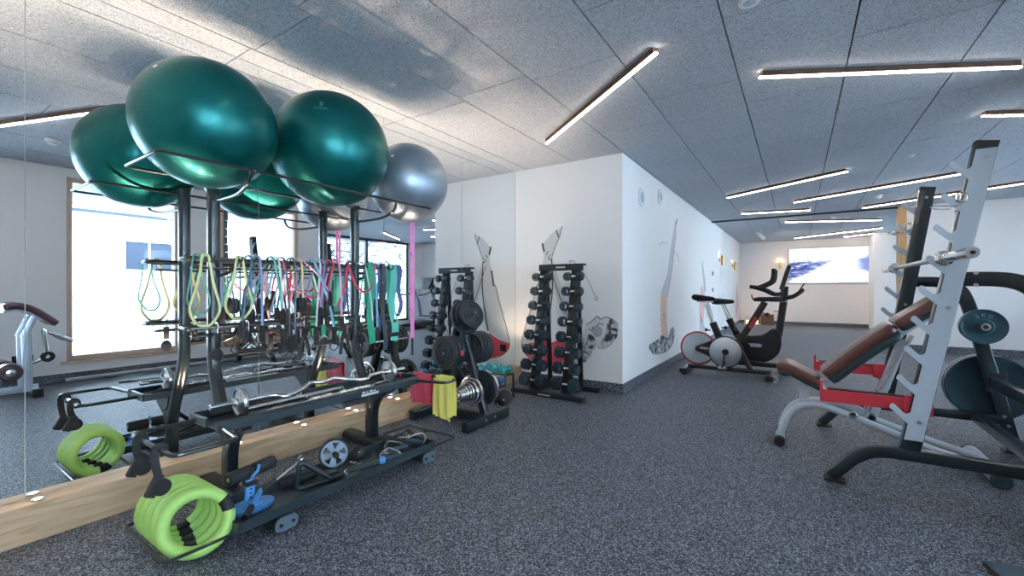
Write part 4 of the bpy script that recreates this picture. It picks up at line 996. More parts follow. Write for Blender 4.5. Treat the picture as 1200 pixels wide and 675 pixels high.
# ------------------------------------------------------------------ upright dumbbell rack with sixteen hex dumbbells
D = thing('dumbbell_rack', 'black upright A-frame dumbbell rack with two columns, against the mural wall', 'dumbbell rack', (-2.125, 4.0, 0))
YB0, YB1 = 3.90, 4.14                 # lean of the columns
def cy(z): return YB0+(YB1-YB0)*(z-.05)/1.27
part('base', MB().prism([(-2.53,3.79,0),(-1.71,3.79,0),(-1.71,3.86,0),(-2.53,3.86,0)], (0,0,.045), .012), BLACKM, D)
part('base', MB().prism([(-2.47,4.24,0),(-1.74,4.24,0),(-1.74,4.30,0),(-2.47,4.30,0)], (0,0,.045), .012), BLACKM, D)
part('badge', MB().box((-2.20,3.788,.018),(-2.06,3.7895,.03)), LABELW, D)
for x in (-2.315, -1.94):
    part('column', MB().sweep([(x,cy(.04)+.02,.04),(x,cy(1.30)+.02,1.30)], rrect(.105,.045,.008,2), (0,1,0)), BLACKM, D)
    part('rear_strut', MB().sweep([(x,4.27,.04),(x,4.18,1.28)], rrect(.05,.03,.005,2), (0,1,0)), BLACKM, D)
    part('base_runner', MB().box((x-.03,3.86,.004),(x+.03,4.24,.04),.004), BLACKM, D)
    for k in range(8):
        z = .136+.1548*k; y = cy(z)
        for s in (-1, 1):
            part('cradle', MB().prism([(x+s*.048,y-.005,z-.035),(x+s*.048,y-.055,z-.030),(x+s*.048,y-.062,z-.005),(x+s*.048,y-.052,z-.005),(x+s*.048,y-.045,z-.021),(x+s*.048,y-.005,z-.024)], (s*.006,0,0)), BLACKM, D)
part('top_plate', MB().prism([(-2.37,4.105,1.285),(-1.845,4.105,1.285),(-1.845,4.105,1.355),(-2.37,4.105,1.355)], (0,.012,0), .003), BLACKM, D)
part('top_cover', MB().box((-2.37,4.117,1.335),(-1.845,4.19,1.355),.004), BLACKM, D)
part('badge', MB().box((-2.16,4.1035,1.312),(-2.05,4.105,1.328)), LABELW, D)
def hexdb(L_, r, loc, label):
    t = thing('dumbbell', label, 'dumbbell', loc, 0, 'hex dumbbells on the upright rack')
    hl = L_*.335
    prof = [(-L_/2,-.004),(-L_/2+.004,0)]
    part('handle', MB().lathe((-L_/2+hl,0,0), (1,0,0), [(0,.012),(.01,.0125),(.03,.0155),((L_-2*hl)/2,.0168),(L_-2*hl-.03,.0155),(L_-2*hl-.01,.0125),(L_-2*hl,.012)], 14), CHROME, t, world=False)
    for s in (-1, 1):
        m = MB(); x0 = s*(L_/2-hl); x1 = s*L_/2
        b2 = MB(); R_ = []
        for x, k in ((x0,.80),(x0+s*hl*.12,1.),(x1-s*hl*.16,1.),(x1,.80)):
            R_.append([V((x, r*k*math.cos(PI/6+i*PI/3), r*k*math.sin(PI/6+i*PI/3))) for i in range(6)])
        m._faces(R_, False, False, True)
        h = part('head', m, HEAD, t, world=False)
        part('end_disc', MB().lathe((x1,0,0), (s,0,0), [(-.0005,r*.52),(.0015,r*.5)], 18), RPLATE, h, world=False)
    return t
ordn = ['bottom','second from the bottom','third from the bottom','fourth from the bottom','fourth from the top','third from the top','second from the top','top']
for ci, x in enumerate((-2.315, -1.94)):
    for k in range(8):
        L_ = .295-.0105*k-(.006 if ci else 0); r = .0635-.0028*k
        z = .136+.1548*k
        hexdb(L_, r, (x, cy(z)-.052+.012, z), f'black hex dumbbell, {ordn[k]} of the {"column nearer the mirror" if ci == 0 else "column nearer the bright wall corner"}')
# ------------------------------------------------------------------ power rack
P = thing('power_rack', 'steel power rack with silver toothed near upright, dark far upright and red safety arms', 'power rack', (.7, 3.66, 0))
def ux(z): return .529+.18*(z-.44)
for Y, so in ((3.08,-1),(4.25,1)):
    ux = (lambda z: .529+.18*(z-.44)) if so < 0 else (lambda z: .575+.148*(z-.44))
    foot = [(.155,Y,.025),(.20,Y,.075),(.27,Y,.155),(.36,Y,.205),(.50,Y,.215),(.80,Y,.215),(1.145,Y,.215)]
    part('foot_tube', MB().sweep(catmull(foot,5), rrect(.06,.065,.008,2), (0,1,0)), BLACK, P)
    part('foot_pad', MB().box((.125,Y-.04,0),(.225,Y+.04,.014),.004), RUBBER, P)
    part('upright', MB().sweep([(ux(.24),Y,.24),(ux(1.81),Y,1.81)], rrect(.082,.06,.005,2), (0,1,0)), BLACK, P)
    part('top_cap', MB().sweep([(ux(1.808),Y,1.808),(ux(1.825),Y,1.825)], rrect(.084,.062,.005,2), (0,1,0)), RUBBER, P)
    # toothed plate, one outline cut from sheet
    pl = []; w = .037; z0, z1 = .30, 1.785
    def e(z, off): return V((ux(z)+off, 0, z))
    pl.append(e(z0, w)); pl.append(e(z1, w)); pl.append(e(z1, -w))
    for k in range(9):
        zt = 1.74-.157*k
        pl += [e(zt-.034,-w), e(zt-.044,-w-.006), e(zt-.048,-w-.018), e(zt-.042,-w-.028), e(zt-.002,-w-.070), e(zt+.001,-w-.078), e(zt-.006,-w-.086), e(zt-.022,-w-.088), e(zt-.100,-w)]
    pl.append(e(z0, -w))
    yy = Y+so*.031
    part('toothed_plate', MB().prism([V((p.x, yy, p.z)) for p in pl], (0, so*.009, 0), .0015), SILVER, P)
    for z in (1.74, 1.0, .40): part('bolt', MB().cyl((ux(z)+.006,yy+so*.009,z),(ux(z)+.006,yy+so*.017,z),.0105,6), STEEL, P)
    if so > 0:
        for z in (1.75, .98, .36): part('bolt', MB().cyl((ux(z),Y-.030,z),(ux(z),Y-.037,z),.0105,6), STEEL, P)
    # rear leg with the curved head
    rear = [(ux(1.15)+.03,Y,1.145),(.84,Y,1.14),(.93,Y,1.10),(.975,Y,1.02),(1.02,Y,.84),(1.12,Y,.40),(1.20,Y,.03)]
    part('rear_leg', MB().sweep(catmull(rear,5), rrect(.072,.055,.006,2), (0,1,0)), BLACK, P)
    part('foot_pad', MB().box((1.15,Y-.04,0),(1.26,Y+.04,.014),.004), BLACKM, P)
    for x, z in ((.735,1.175),(.735,1.115)): part('bolt', MB().cyl((x,Y+so*.028,z),(x,Y+so*.036,z),.0095,6), STEEL, P)
    for x, z in ((1.09,.50),(1.12,.42),(1.15,.24),(1.17,.18)): part('bolt', MB().cyl((x,Y-.0275,z),(x,Y-.035,z),.010,6), STEEL, P)
    ys_ = Y+.02*(1 if so < 0 else -1)
    m = MB().box((.116,ys_-.028,.445),(.50,ys_+.028,.515),.003)
    part('safety_arm', m, RED, P)
    part('safety_lip', MB().box((.108,ys_-.028,.445),(.120,ys_+.028,.565),.003), RED, P)
    part('safety_clamp', MB().box((.47,ys_-.036,.43),(.585,ys_-.0305,.53),.002), RED, P)
    part('arm_pad', MB().box((.14,ys_-.020,.515),(.49,ys_+.020,.521),.002), RUBBER, P)
    yp = Y-.03
    part('plate_peg', MB().cyl((1.022,yp,.845),(1.022,yp-.17,.845),.024,20), CHROME, P)
    part('peg_bore', MB().cyl((1.022,yp-.1695,.845),(1.022,yp-.172,.845),.014,6), RUBBER, P)
part('plate_peg', MB().cyl((1.10,4.28,.41),(1.10,4.44,.41),.024,20), CHROME, P)
part('cross_tube', MB().sweep([(1.105,3.10,.46),(1.105,4.23,.46)], rrect(.05,.07,.006,2), (0,0,1)), BLACK, P)
part('cross_tube', MB().sweep([(1.02,3.10,.215),(1.02,4.23,.215)], rrect(.05,.06,.006,2), (0,0,1)), BLACK, P)
part('corner_plate', MB().box((1.06,4.214,.40),(1.16,4.222,.53),.003), BLACK, P)
def ring_plate(c, r, th, label, m=PLATE, name='weight_plate'):
    t = thing(name, label, 'weight plate', V(c)-V((0,0,r)), 0, 'weight plates on the power rack pegs')
    c = V(c)
    part('disc', MB().lathe(c, (0,1,0), [(0,.026),(-.006,.028),(-.006,.046),(.004,.052),(.006,r*.80),(0,r*.90),(-.002,r*.97),(.003,r),(th-.003,r),(th,r*.97),(th-.006,r*.85),(th-.004,.05),(th,.046),(th,.026)], 56), m, t)
    part('rim_edge', MB().lathe(c+V((0,th*.35,0)), (0,1,0), [(0,r+.0006),(th*.4,r+.0006)], 56, caps=False), STEEL, t)
    return t
ux = lambda z: .529+.18*(z-.44)
f5 = ring_plate((1.022,4.085,.845), .115, .022, 'small enamel plate on the upper peg of the far rear leg, facing the camera')
def letters(parent, s, c, r, size, m, a0):
    """raised characters set around a plate face"""
    for i, ch in enumerate(s):
        cu = bpy.data.curves.new('raised_letter', 'FONT'); cu.body = ch; cu.size = size; cu.extrude = .0012; cu.align_x = 'CENTER'; cu.align_y = 'CENTER'
        ob = bpy.data.objects.new('raised_letter', cu); COL.objects.link(ob)
        a = a0-i*size*.95/r
        loc = V(c)+V((r*math.cos(a), 0, r*math.sin(a)))
        bpy.context.view_layer.update()
        me = bpy.data.meshes.new_from_object(ob); bpy.data.objects.remove(ob)
        me.transform(Matrix.Translation(loc) @ Matrix.Rotation(-(a-PI/2), 4, 'Y') @ Matrix.Rotation(PI/2, 4, 'X'))
        me.transform(wm(parent).inverted()); me.materials.append(m)
        o = bpy.data.objects.new('raised_letter', me); COL.objects.link(o); o.parent = parent
letters(f5, '5KG', (1.022,4.0895,.845), .074, .034, mat('worn_letter_paint', (.20,.30,.36), .5), 2.0)
ring_plate((1.022,4.125,.845), .112, .022, 'second small plate behind the one marked 5KG on the far rear leg')
ring_plate((1.022,2.915,.845), .115, .022, 'small enamel plate cut by the right edge of the photo, on the near rear leg')
ring_plate((1.022,2.955,.845), .112, .022, 'second small plate behind the one cut by the right edge')
ring_plate((1.10,4.30,.41), .226, .032, 'large enamel plate low on the far rear leg')
ring_plate((1.10,4.345,.41), .226, .032, 'second large plate, directly behind the first low one')
# barbell
bx_, bz_ = .612, 1.250
t = thing('barbell', 'long chrome barbell without plates, resting in the fourth teeth of the power rack', 'barbell', (bx_, 3.66, bz_-.03))
part('shaft', MB().cyl((bx_,2.99,bz_),(bx_,4.34,bz_),.0145,18), STEEL, t)
for y, d in ((3.0,-1),(4.33,1)):
    part('collar', MB().lathe((bx_,y,bz_), (0,d,0), [(-.03,.020),(-.03,.030),(-.012,.034),(-.008,.038),(.004,.038),(.008,.026)], 28), CHROME, t)
    s = part('sleeve', MB().lathe((bx_,y,bz_), (0,d,0), [(.0,.024),(.415,.0245),(.42,.023)], 28), CHROME, t)
    part('end_cap', MB().lathe((bx_,y+d*.4195,bz_), (0,d,0), [(0,.024),(.003,.022),(.0035,.013),(.0015,.012)], 28), STEEL, s)
    part('end_bolt', MB().cyl((bx_,y+d*.421,bz_),(bx_,y+d*.4245,bz_),.0085,12), RUBBER, s)
# spring collars hung on the teeth
def spring(Y, label):
    z = 1.74-.157-.030+.012; x = ux(z)-.052
    t = thing('spring_collar', label, 'spring collar', (x, Y, z-.04), 0, 'spring collars hung on the rack teeth')
    pts = [V((x+.0255*math.cos(a)*.8, Y-.018+.036*a/(8*PI), z-.012+.0255*math.sin(a))) for a in [i*PI/8 for i in range(65)]]
    part('coil', MB().tube(pts, .0032, 7), CHROME, t)
    a, b = pts[0], pts[-1]
    part('grip_wire', MB().tube(catmull([a, a+V((-.01,0,-.03)), a+V((-.05,-.01,-.045)), a+V((-.11,-.014,-.035)), a+V((-.135,-.004,-.040)), a+V((-.11,.006,-.052)), a+V((-.06,0,-.055))], 5), .003, 7), CHROME, t)
    part('grip_wire', MB().tube(catmull([b, b+V((-.025,0,-.05)), b+V((-.035,0,-.07)), b+V((.01,.0,-.075)), b+V((.03,0,-.06)), b+V((.028,0,-.03))], 5), .003, 7), CHROME, t)
spring(3.045, 'chrome spring collar hung on the second tooth of the near upright')
spring(4.285, 'chrome spring collar hung on the second tooth of the far upright')

# ------------------------------------------------------------------ adjustable bench
BY = 3.68
B = thing('workout_bench', 'adjustable incline bench with brown pads and light grey frame inside the power rack', 'bench', (.4, BY, 0))
for dy in (-.085, .085):
    path = [(-.105,BY+dy*1.0,.035),(-.085,BY+dy,.14),(-.03,BY+dy*.85,.245),(.06,BY+dy*.8,.295),(.20,BY+dy*.9,.285),(.45,BY+dy*1.2,.205),(.70,BY+dy*1.3,.12),(.93,BY+dy*1.3,.06)]
    part('frame_tube', MB().tube(catmull(path,6), .0235, 14), FRAME, B)
part('front_foot', MB().cyl((-.107,BY-.14,.03),(-.107,BY+.14,.03),.03,18), FRAME, B)
for s in (-1,1): part('rubber_cap', MB().lathe((-.107,BY+s*.14,.031), (0,s,0), [(-.05,.0315),(.012,.0315),(.018,.022)], 20), RUBBER, B)
part('rear_foot', MB().cyl((.93,3.44,.044),(.93,3.98,.044),.040,24), FRAME, B)
for y, s in ((3.44,-1),(3.98,1)): part('rubber_cap', MB().lathe((.93,y,.044), (0,s,0), [(-.02,.0425),(.006,.0425),(.010,.036)], 28), mat('dark_teal_cap', (.03,.07,.085), .5), B)
part('seat_post', MB().sweep([(.04,BY,.28),(.03,BY,.44)], rrect(.06,.05,.006,2), (0,1,0)), FRAME, B)
part('centre_beam', MB().sweep([(.02,BY,.30),(.25,BY,.33),(.42,BY,.24)], rrect(.05,.06,.006,2), (0,1,0)), FRAME, B)
part('back_post', MB().sweep([(.39,BY,.20),(.56,BY,.77)], rrect(.05,.06,.006,2), (0,1,0)), FRAME, B)
for dy in (-.045,.045): part('ladder_bar', MB().sweep([(.36,BY+dy,.26),(.60,BY+dy,.80)], rrect(.010,.045,.003,2), (0,1,0)), STEEL, B)
for k in range(6):
    x, z = .40+.032*k, .35+.072*k
    part('ladder_pin', MB().cyl((x,BY-.052,z),(x,BY+.052,z),.006,10), CHROME, B)
part('adjust_knob', MB().lathe((.30,BY-.05,.275), (0,-1,0), [(0,.012),(.04,.012),(.045,.022),(.075,.024),(.08,.018)], 16), CHROME, B)
part('lever', MB().cyl((.20,BY-.06,.40),(.27,BY-.12,.42),.012,12), CHROME, B)
def pad(pts, w, th, name, m, taper=None):
    n = len(pts); C_ = catmull(pts, 6)
    sc = [1.]*len(C_)
    sc[0] = .80; sc[1] = .95; sc[-1] = .80; sc[-2] = .95
    return part(name, MB().sweep(C_, rrect(w,th,th*.42,4), (0,1,0), scales=sc) if False else MB().sweep(C_, [(b,a) for a,b in rrect(th,w,th*.42,4)], None if False else (0,1,0), scales=sc), m, B)
def pad2(pts, w, th, name, m):
    """pad whose long axis follows pts in the XZ plane, width w across Y"""
    C_ = catmull(pts, 6); sc = [1.]*len(C_); sc[0] = sc[-1] = .84; sc[1] = sc[-2] = .96
    mm = MB(); rings = []
    for i, p in enumerate(C_):
        t = (C_[min(i+1,len(C_)-1)]-C_[max(i-1,0)]).normalized(); nrm = V((0,1,0)).cross(t); nrm = -nrm if nrm.z < 0 else nrm
        rings.append([p+V((0,1,0))*a*sc[i]+nrm*b*sc[i] for a, b in rrect(w,th,th*.44,4)])
    mm._faces(rings, False, True, True)
    return part(name, mm, m, B)
seat = [(-.125,BY,.545),(-.06,BY,.548),(.03,BY,.505),(.125,BY,.455)]
pad2(seat, .30, .058, 'seat_pad', LEATHER)
pad2([(p[0]+.004,p[1],p[2]-.038) for p in seat], .27, .03, 'seat_board', mat('teal_black_board', (.03,.065,.075), .45), )
back = [(.150,BY,.515),(.27,BY,.64),(.40,BY,.765),(.50,BY,.855)]
pad2(back, .29, .062, 'back_pad', LEATHER)
pad2([(p[0]+.034,p[1],p[2]-.036) for p in back], .27, .062, 'back_board', mat('teal_black_board'))
head = [(.515,BY,.87),(.62,BY,.955),(.735,BY,1.045)]
pad2(head, .27, .055, 'head_pad', LEATHER)
pad2([(p[0]+.026,p[1],p[2]-.030) for p in head], .24, .03, 'head_board', mat('teal_black_board'))
part('pad_rail', MB().sweep([(.15,BY,.43),(.50,BY,.775),(.72,BY,.965)], rrect(.05,.03,.006,2), (0,1,0)), FRAME, B)

# thin dark board at the lower right corner of the photo
t = thing('floor_board', 'thin dark board with a pale wooden edge lying at the lower right corner', 'board', (.9, 2.0, 0), math.radians(14))
M_ = Matrix.Translation((.607,2.454,0)) @ Matrix.Rotation(math.radians(14),4,'Z')
part('top_sheet', MB().box((0,-.85,.015),(.55,0,.021),.001, M_), PLATE, t)
part('core', MB().box((.002,-.848,0),(.548,-.002,.015),.001, M_), DARKW, t)

# ------------------------------------------------------------------ spinning bike
BK = mat('bike_black', (.016,.020,.022), .38, .1, coat=.4, var=.08); ALU = mat('spun_aluminium', (.66,.71,.75), .30, 1., var=.03, scale=4)
AY = 6.0
def spun(m):
    nt, N, Lk, b = nodes_of(m)
    tg = N.new('ShaderNodeTangent'); tg.direction_type = 'RADIAL'; tg.axis = 'Y'
    b.inputs['Anisotropic'].default_value = .85; Lk.new(tg.outputs[0], b.inputs['Tangent'])
spun(ALU)
A = thing('spinning_bike', 'black spinning bike with a red-ringed flywheel and chrome seat post, beside the long wall', 'exercise bike', (-.75, AY, 0))
part('base_rail', MB().sweep([(-1.20,AY,.085),(-.27,AY,.085)], rrect(.07,.05,.01,2), (0,0,1)), BK, A)
part('rear_foot', MB().sweep([(-1.215,AY-.24,.05),(-1.215,AY+.24,.05)], rrect(.09,.06,.02,3), (0,0,1)), BK, A)
part('front_foot', MB().sweep([(-.275,AY-.24,.05),(-.275,AY+.24,.05)], rrect(.09,.06,.02,3), (0,0,1)), BK, A)
for s in (-1,1):
    part('transport_wheel', MB().lathe((-.225,AY+s*.20,.045), (0,1,0), [(-.015,.018),(-.015,.042),(.015,.042),(.015,.018)], 24), STEEL, A)
    part('levelling_foot', MB().cyl((-1.215,AY+s*.2,0),(-1.215,AY+s*.2,.03),.028,16), RUBBER, A)
fw = part('flywheel', MB().lathe((-1.08,AY-.012,.324), (0,1,0), [(0,.03),(0,.196),(.024,.196),(.024,.03)], 56), ALU, A)
part('red_rim', MB().lathe((-1.08,AY-.016,.324), (0,1,0), [(0,.194),(0,.209),(.006,.216),(.026,.216),(.032,.209),(.032,.194)], 56), RED, fw)
cd = part('crank_disc', MB().lathe((-.751,AY-.085,.307), (0,1,0), [(0,.03),(0,.178),(.006,.190),(.045,.190),(.05,.18)], 56), ALU, A)
part('disc_rim', MB().lathe((-.751,AY-.088,.307), (0,1,0), [(0,.182),(0,.193),(.05,.196)], 56, caps=False), BK, cd)
part('crank_hub', MB().lathe((-.751,AY-.13,.307), (0,1,0), [(0,.03),(.045,.04)], 24), BK, cd)
for k in range(5):
    a = k*2*PI/5+.3; part('hub_bolt', MB().cyl((-.751+.03*math.cos(a),AY-.135,.307+.03*math.sin(a)),(-.751+.03*math.cos(a),AY-.128,.307+.03*math.sin(a)),.007,8), BK, cd)
part('chain_guard', MB().prism([(-1.11,AY-.07,.30),(-1.10,AY-.07,.35),(-.93,AY-.07,.43),(-.80,AY-.07,.47),(-.64,AY-.07,.46),(-.56,AY-.07,.38),(-.56,AY-.07,.22),(-.66,AY-.07,.13),(-.85,AY-.07,.13),(-.95,AY-.07,.24)], (0,.05,0), .01), BK, A)
part('guard_badge', MB().prism([(-1.05,AY-.072,.325),(-.93,AY-.072,.315),(-.93,AY-.072,.345),(-1.04,AY-.072,.35)], (0,.002,0)), LABELW, A)
part('crank_arm', MB().sweep([(-.751,AY-.145,.307),(-.765,AY-.15,.14)], rrect(.016,.03,.005,2), (0,1,0)), BK, A)
part('crank_arm', MB().sweep([(-.751,AY+.06,.307),(-.737,AY+.065,.475)], rrect(.016,.03,.005,2), (0,1,0)), BK, A)
part('pedal', MB().box((-.81,AY-.25,.115),(-.72,AY-.16,.14),.006), STEEL, A)
part('pedal', MB().box((-.78,AY+.075,.465),(-.69,AY+.165,.49),.006), STEEL, A)
part('toe_strap', MB().tube(catmull([(-.77,AY-.16,.135),(-.745,AY-.165,.185),(-.745,AY-.245,.185),(-.77,AY-.25,.135)],4), .008, 8), RUBBER, A)
part('frame_leg', MB().sweep([(-.78,AY,.10),(-.76,AY,.34)], rrect(.06,.10,.01,2), (0,1,0)), BK, A)
part('frame_leg', MB().sweep([(-.48,AY,.10),(-.60,AY,.36)], rrect(.05,.07,.01,2), (0,1,0)), BK, A)
part('seat_tube', MB().sweep([(-.76,AY,.34),(-.84,AY,.50),(-.905,AY,.66)], rrect(.085,.055,.018,3), (0,1,0)), BK, A)
part('seat_post', MB().sweep([(-.89,AY,.62),(-.985,AY,.92)], rrect(.06,.04,.012,3), (0,1,0)), CHROME, A)
for (x,z,s) in ((-.93,.56,-1),(-.80,.60,1)): part('adjust_knob', MB().lathe((x-.0,AY-.02,z), (s*.9,-.2,.1), [(0,.008),(.03,.008),(.035,.018),(.06,.020),(.065,.012)], 14), RUBBER, A)
part('seat_slide', MB().sweep([(-1.09,AY,.925),(-.90,AY,.925)], rrect(.04,.02,.004,2), (0,0,1)), STEEL, A)
def saddle(parent, x, y, z, s=1.):
    m = MB(); prof = [(-.13,.055,.018),(-.115,.085,.036),(-.06,.092,.042),(0,.060,.036),(.06,.034,.032),(.12,.026,.028),(.145,.016,.014)]
    rings = []
    for dx, w, h in prof:
        zz = z+.018*math.cos((dx+.13)*9)*.5+(.006 if dx < -.08 else 0)
        rings.append([V((x+dx*s, y+w*s*math.cos(q), zz+h*s*math.sin(q))) for q in [i*PI/8 for i in range(16)]])
    m._faces(rings, False, True, True); part('saddle', m, RUBBER, parent)
saddle(A, -1.02, AY, .965)
part('bottle_tube', MB().sweep(catmull([(-.70,AY,.37),(-.60,AY,.46),(-.50,AY,.62),(-.40,AY,.80),(-.33,AY,.93)],5), rrect(.075,.05,.016,3), (0,1,0)), BK, A)
part('red_print', MB().prism([(-.505,AY-.0265,.625),(-.475,AY-.0265,.600),(-.405,AY-.0265,.735),(-.435,AY-.0265,.755)], (0,.0012,0)), RED, A)
part('rear_brace', MB().sweep(catmull([(-.86,AY,.52),(-.79,AY,.40),(-.66,AY,.36)],5), rrect(.05,.03,.008,2), (0,1,0)), STEEL, A)
part('handle_slide', MB().sweep([(-.42,AY,.945),(-.10,AY,.945)], rrect(.035,.022,.004,2), (0,0,1)), STEEL, A)
part('handle_knob', MB().lathe((-.36,AY,.80), (.9,-.2,-.3), [(0,.008),(.04,.008),(.045,.022),(.07,.024),(.08,.012)], 14), RUBBER, A)
hb = catmull([(-.43,AY-.20,.965),(-.30,AY-.21,.968),(-.18,AY-.17,.975),(-.14,AY-.05,.98),(-.14,AY+.05,.98),(-.18,AY+.17,.975),(-.30,AY+.21,.968),(-.43,AY+.20,.965)],5)
part('handlebar', MB().tube(hb, .022, 12), FOAM, A)
part('handlebar', MB().tube(catmull([(-.16,AY-.12,.98),(-.05,AY-.12,1.0),(.03,AY-.09,1.06),(.04,AY,1.075),(.03,AY+.09,1.06),(-.05,AY+.12,1.0),(-.16,AY+.12,.98)],5), .023, 12), FOAM, A)
part('bar_bracket', MB().box((-.28,AY-.03,.94),(-.12,AY+.03,.985),.008), BK, A)
part('brake_lever', MB().tube(catmull([(-.40,AY,.95),(-.455,AY,.96),(-.47,AY,1.02)],4), .008, 8), RED, A)
part('display', MB().prism([(.0,AY-.05,1.06),(.06,AY-.05,1.16),(.06,AY+.05,1.16),(.0,AY+.05,1.06)], (.012,0,-.006), .003), BK, A)

# ------------------------------------------------------------------ upright bike behind it
def upright_bike(loc, rz, label, group='upright exercise bikes'):
    U = thing('upright_bike', label, 'exercise bike', loc, rz, group)
    W = dict(world=False)
    # local coordinates: x forward, origin on the floor below the housing centre (world x about -.45)
    o = .45
    hp = [(-.74,.27),(-.70,.47),(-.64,.50),(-.525,.47),(-.38,.49),(-.28,.58),(-.22,.585),(-.18,.50),(-.17,.38),(-.20,.26),(-.27,.18),(-.35,.137),(-.64,.140),(-.71,.18)]
    part('housing', MB().prism([(x+o,-.075,z) for x,z in hp], (0,.15,0), .03), BK, U, **W)
    part('housing_badge', MB().prism([(x+o,-.0765,z) for x,z in ((-.57,.33),(-.40,.33),(-.39,.345),(-.39,.365),(-.40,.375),(-.57,.375),(-.58,.36),(-.58,.345))], (0,.002,0)), LABELW, U, **W)
    part('base_beam', MB().sweep([(-.42,0,.10),(.32,0,.10)], rrect(.08,.06,.01,2), (0,0,1)), BK, U, **W)
    for x in (-.42,.32): part('foot', MB().sweep([(x,-.25,.05),(x,.25,.05)], rrect(.09,.06,.02,3), (0,0,1)), BK, U, **W)
    part('pan', MB().lathe((-.16,-.09,.30), (0,-1,0), [(0,.10),(.012,.10),(.016,.09)], 32), RPLATE, U, **W)
    for s in (-1,1):
        part('crank_arm', MB().sweep([(-.16,s*.115,.30),(-.16+s*.10,s*.12,.30-s*.12)], rrect(.015,.03,.004,2), (0,1,0)), BK, U, **W)
        part('pedal', MB().box((-.22+s*.10,s*.17-.05,.17-s*.12+.12),(-.10+s*.10,s*.17+.05,.195-s*.12+.12),.006), RUBBER, U, **W)
    part('seat_tube', MB().sweep([(-.22,0,.45),(-.33,0,.68)], rrect(.085,.06,.02,3), (0,1,0)), BK, U, **W)
    part('seat_post', MB().sweep([(-.32,0,.66),(-.41,0,.89)], rrect(.055,.035,.01,3), (0,1,0)), CHROME, U, **W)
    saddle_local = MB(); rings = []
    for dx, w, h in [(-.14,.07,.018),(-.12,.115,.040),(-.06,.12,.045),(0,.08,.038),(.06,.045,.032),(.12,.03,.026),(.14,.016,.014)]:
        rings.append([V((-.41+dx, w*math.cos(q), .915+h*math.sin(q))) for q in [i*PI/8 for i in range(16)]])
    saddle_local._faces(rings, False, True, True); part('saddle', saddle_local, RUBBER, U, **W)
    part('mast', MB().sweep(catmull([(.225,0,.40),(.26,0,.62),(.30,0,.95),(.31,0,1.12)],5), rrect(.085,.06,.02,3), (0,1,0)), BK, U, **W)
    Mc = Matrix.Translation((.315,0,1.22)) @ Matrix.Rotation(.28,4,'Y')
    c = part('console', MB().box((-.025,-.17,-.15),(.025,.17,.17),.018, Mc), BK, U, **W)
    part('console_screen', MB().box((-.0275,-.12,-.06),(-.0245,.12,.13),.001, Mc), mat('dark_screen', (.02,.03,.05), .2), c, **W)
    part('tray', MB().box((.16,-.10,1.02),(.30,.10,1.035),.004), BK, U, **W)
    for s in (-1,1):
        part('handlebar', MB().tube(catmull([(.29,s*.05,1.03),(.20,s*.16,1.02),(.10,s*.235,1.07),(-.02,s*.245,1.11),(-.06,s*.24,1.115)],6), .024, 12), FOAM, U, **W)
        part('handlebar_horn', MB().tube(catmull([(.02,s*.245,1.10),(.12,s*.24,1.145),(.185,s*.235,1.20),(.20,s*.23,1.34)],6), .026, 12), FOAM, U, **W)
    part('bottle_holder', MB().tube([(.22+.03*math.cos(a),-.03+.03*math.sin(a),.80) for a in [i*PI/6 for i in range(12)]], .004, 6, closed=True), BK, U, **W)
    return U
upright_bike((-.45, 6.52, 0), 0, 'black upright exercise bike with a tall console, behind the spinning bike')
upright_bike((2.45, 6.85, 0), math.radians(75), 'black upright exercise bike near the tall glazing, seen in the mirrors')

class MS(MB):
    pass
# ------------------------------------------------------------------ treadmill near the glazing
t = thing('treadmill', 'dark treadmill near the tall glazing, seen in the mirrors', 'treadmill', (3.2, 8.3, 0))
part('deck', MS().box((2.62,7.2,.08),(3.38,9.0,.17),.015), BLACKM, t, world=True, shift=(.2,.25,0))
part('belt', MS().box((2.74,7.22,.168),(3.26,8.7,.176),.002), RUBBER, t, world=True, shift=(.2,.25,0))
part('motor_cover', MS().prism([(2.64,8.62,.16),(2.64,9.04,.16),(2.64,9.04,.24),(2.64,8.90,.31),(2.64,8.70,.27)], (.72,0,0), .02), BLACKM, t, world=True, shift=(.2,.25,0))
for x in (2.66,3.34):
    part('upright', MS().sweep([(x,8.85,.15),(x,8.72,.75),(x,8.52,1.12)], rrect(.05,.10,.015,3), (1,0,0)), mat('grey_blue_plastic'), t, world=True, shift=(.2,.25,0))
    part('handrail', MS().sweep(catmull([(x,8.60,1.02),(x,8.35,.93),(x,8.05,.90)],5), rrect(.05,.05,.02,3), (1,0,0)), mat('grey_blue_plastic'), t, world=True, shift=(.2,.25,0))
part('console', MS().prism([(2.62,8.40,1.06),(2.62,8.62,1.10),(2.62,8.66,1.38),(2.62,8.60,1.40)], (.76,0,0), .02), BLACKM, t, world=True, shift=(.2,.25,0))
part('console_screen', MS().prism([(2.85,8.4935,1.16),(3.15,8.4935,1.16),(3.15,8.583,1.34),(2.85,8.583,1.34)], (0,-.008,.002)), mat('green_display', (.02,.04,.02), .3, emit=(.5,.8,.1), estr=.5), t, world=True, shift=(.2,.25,0))
for x in (2.66,3.34): part('foot', MS().cyl((x,7.4,0),(x,7.4,.09),.03,14), RUBBER, t, world=True, shift=(.2,.25,0)); 
for x in (2.66,3.34): part('foot', MS().cyl((x,8.8,0),(x,8.8,.09),.03,14), RUBBER, t, world=True, shift=(.2,.25,0))

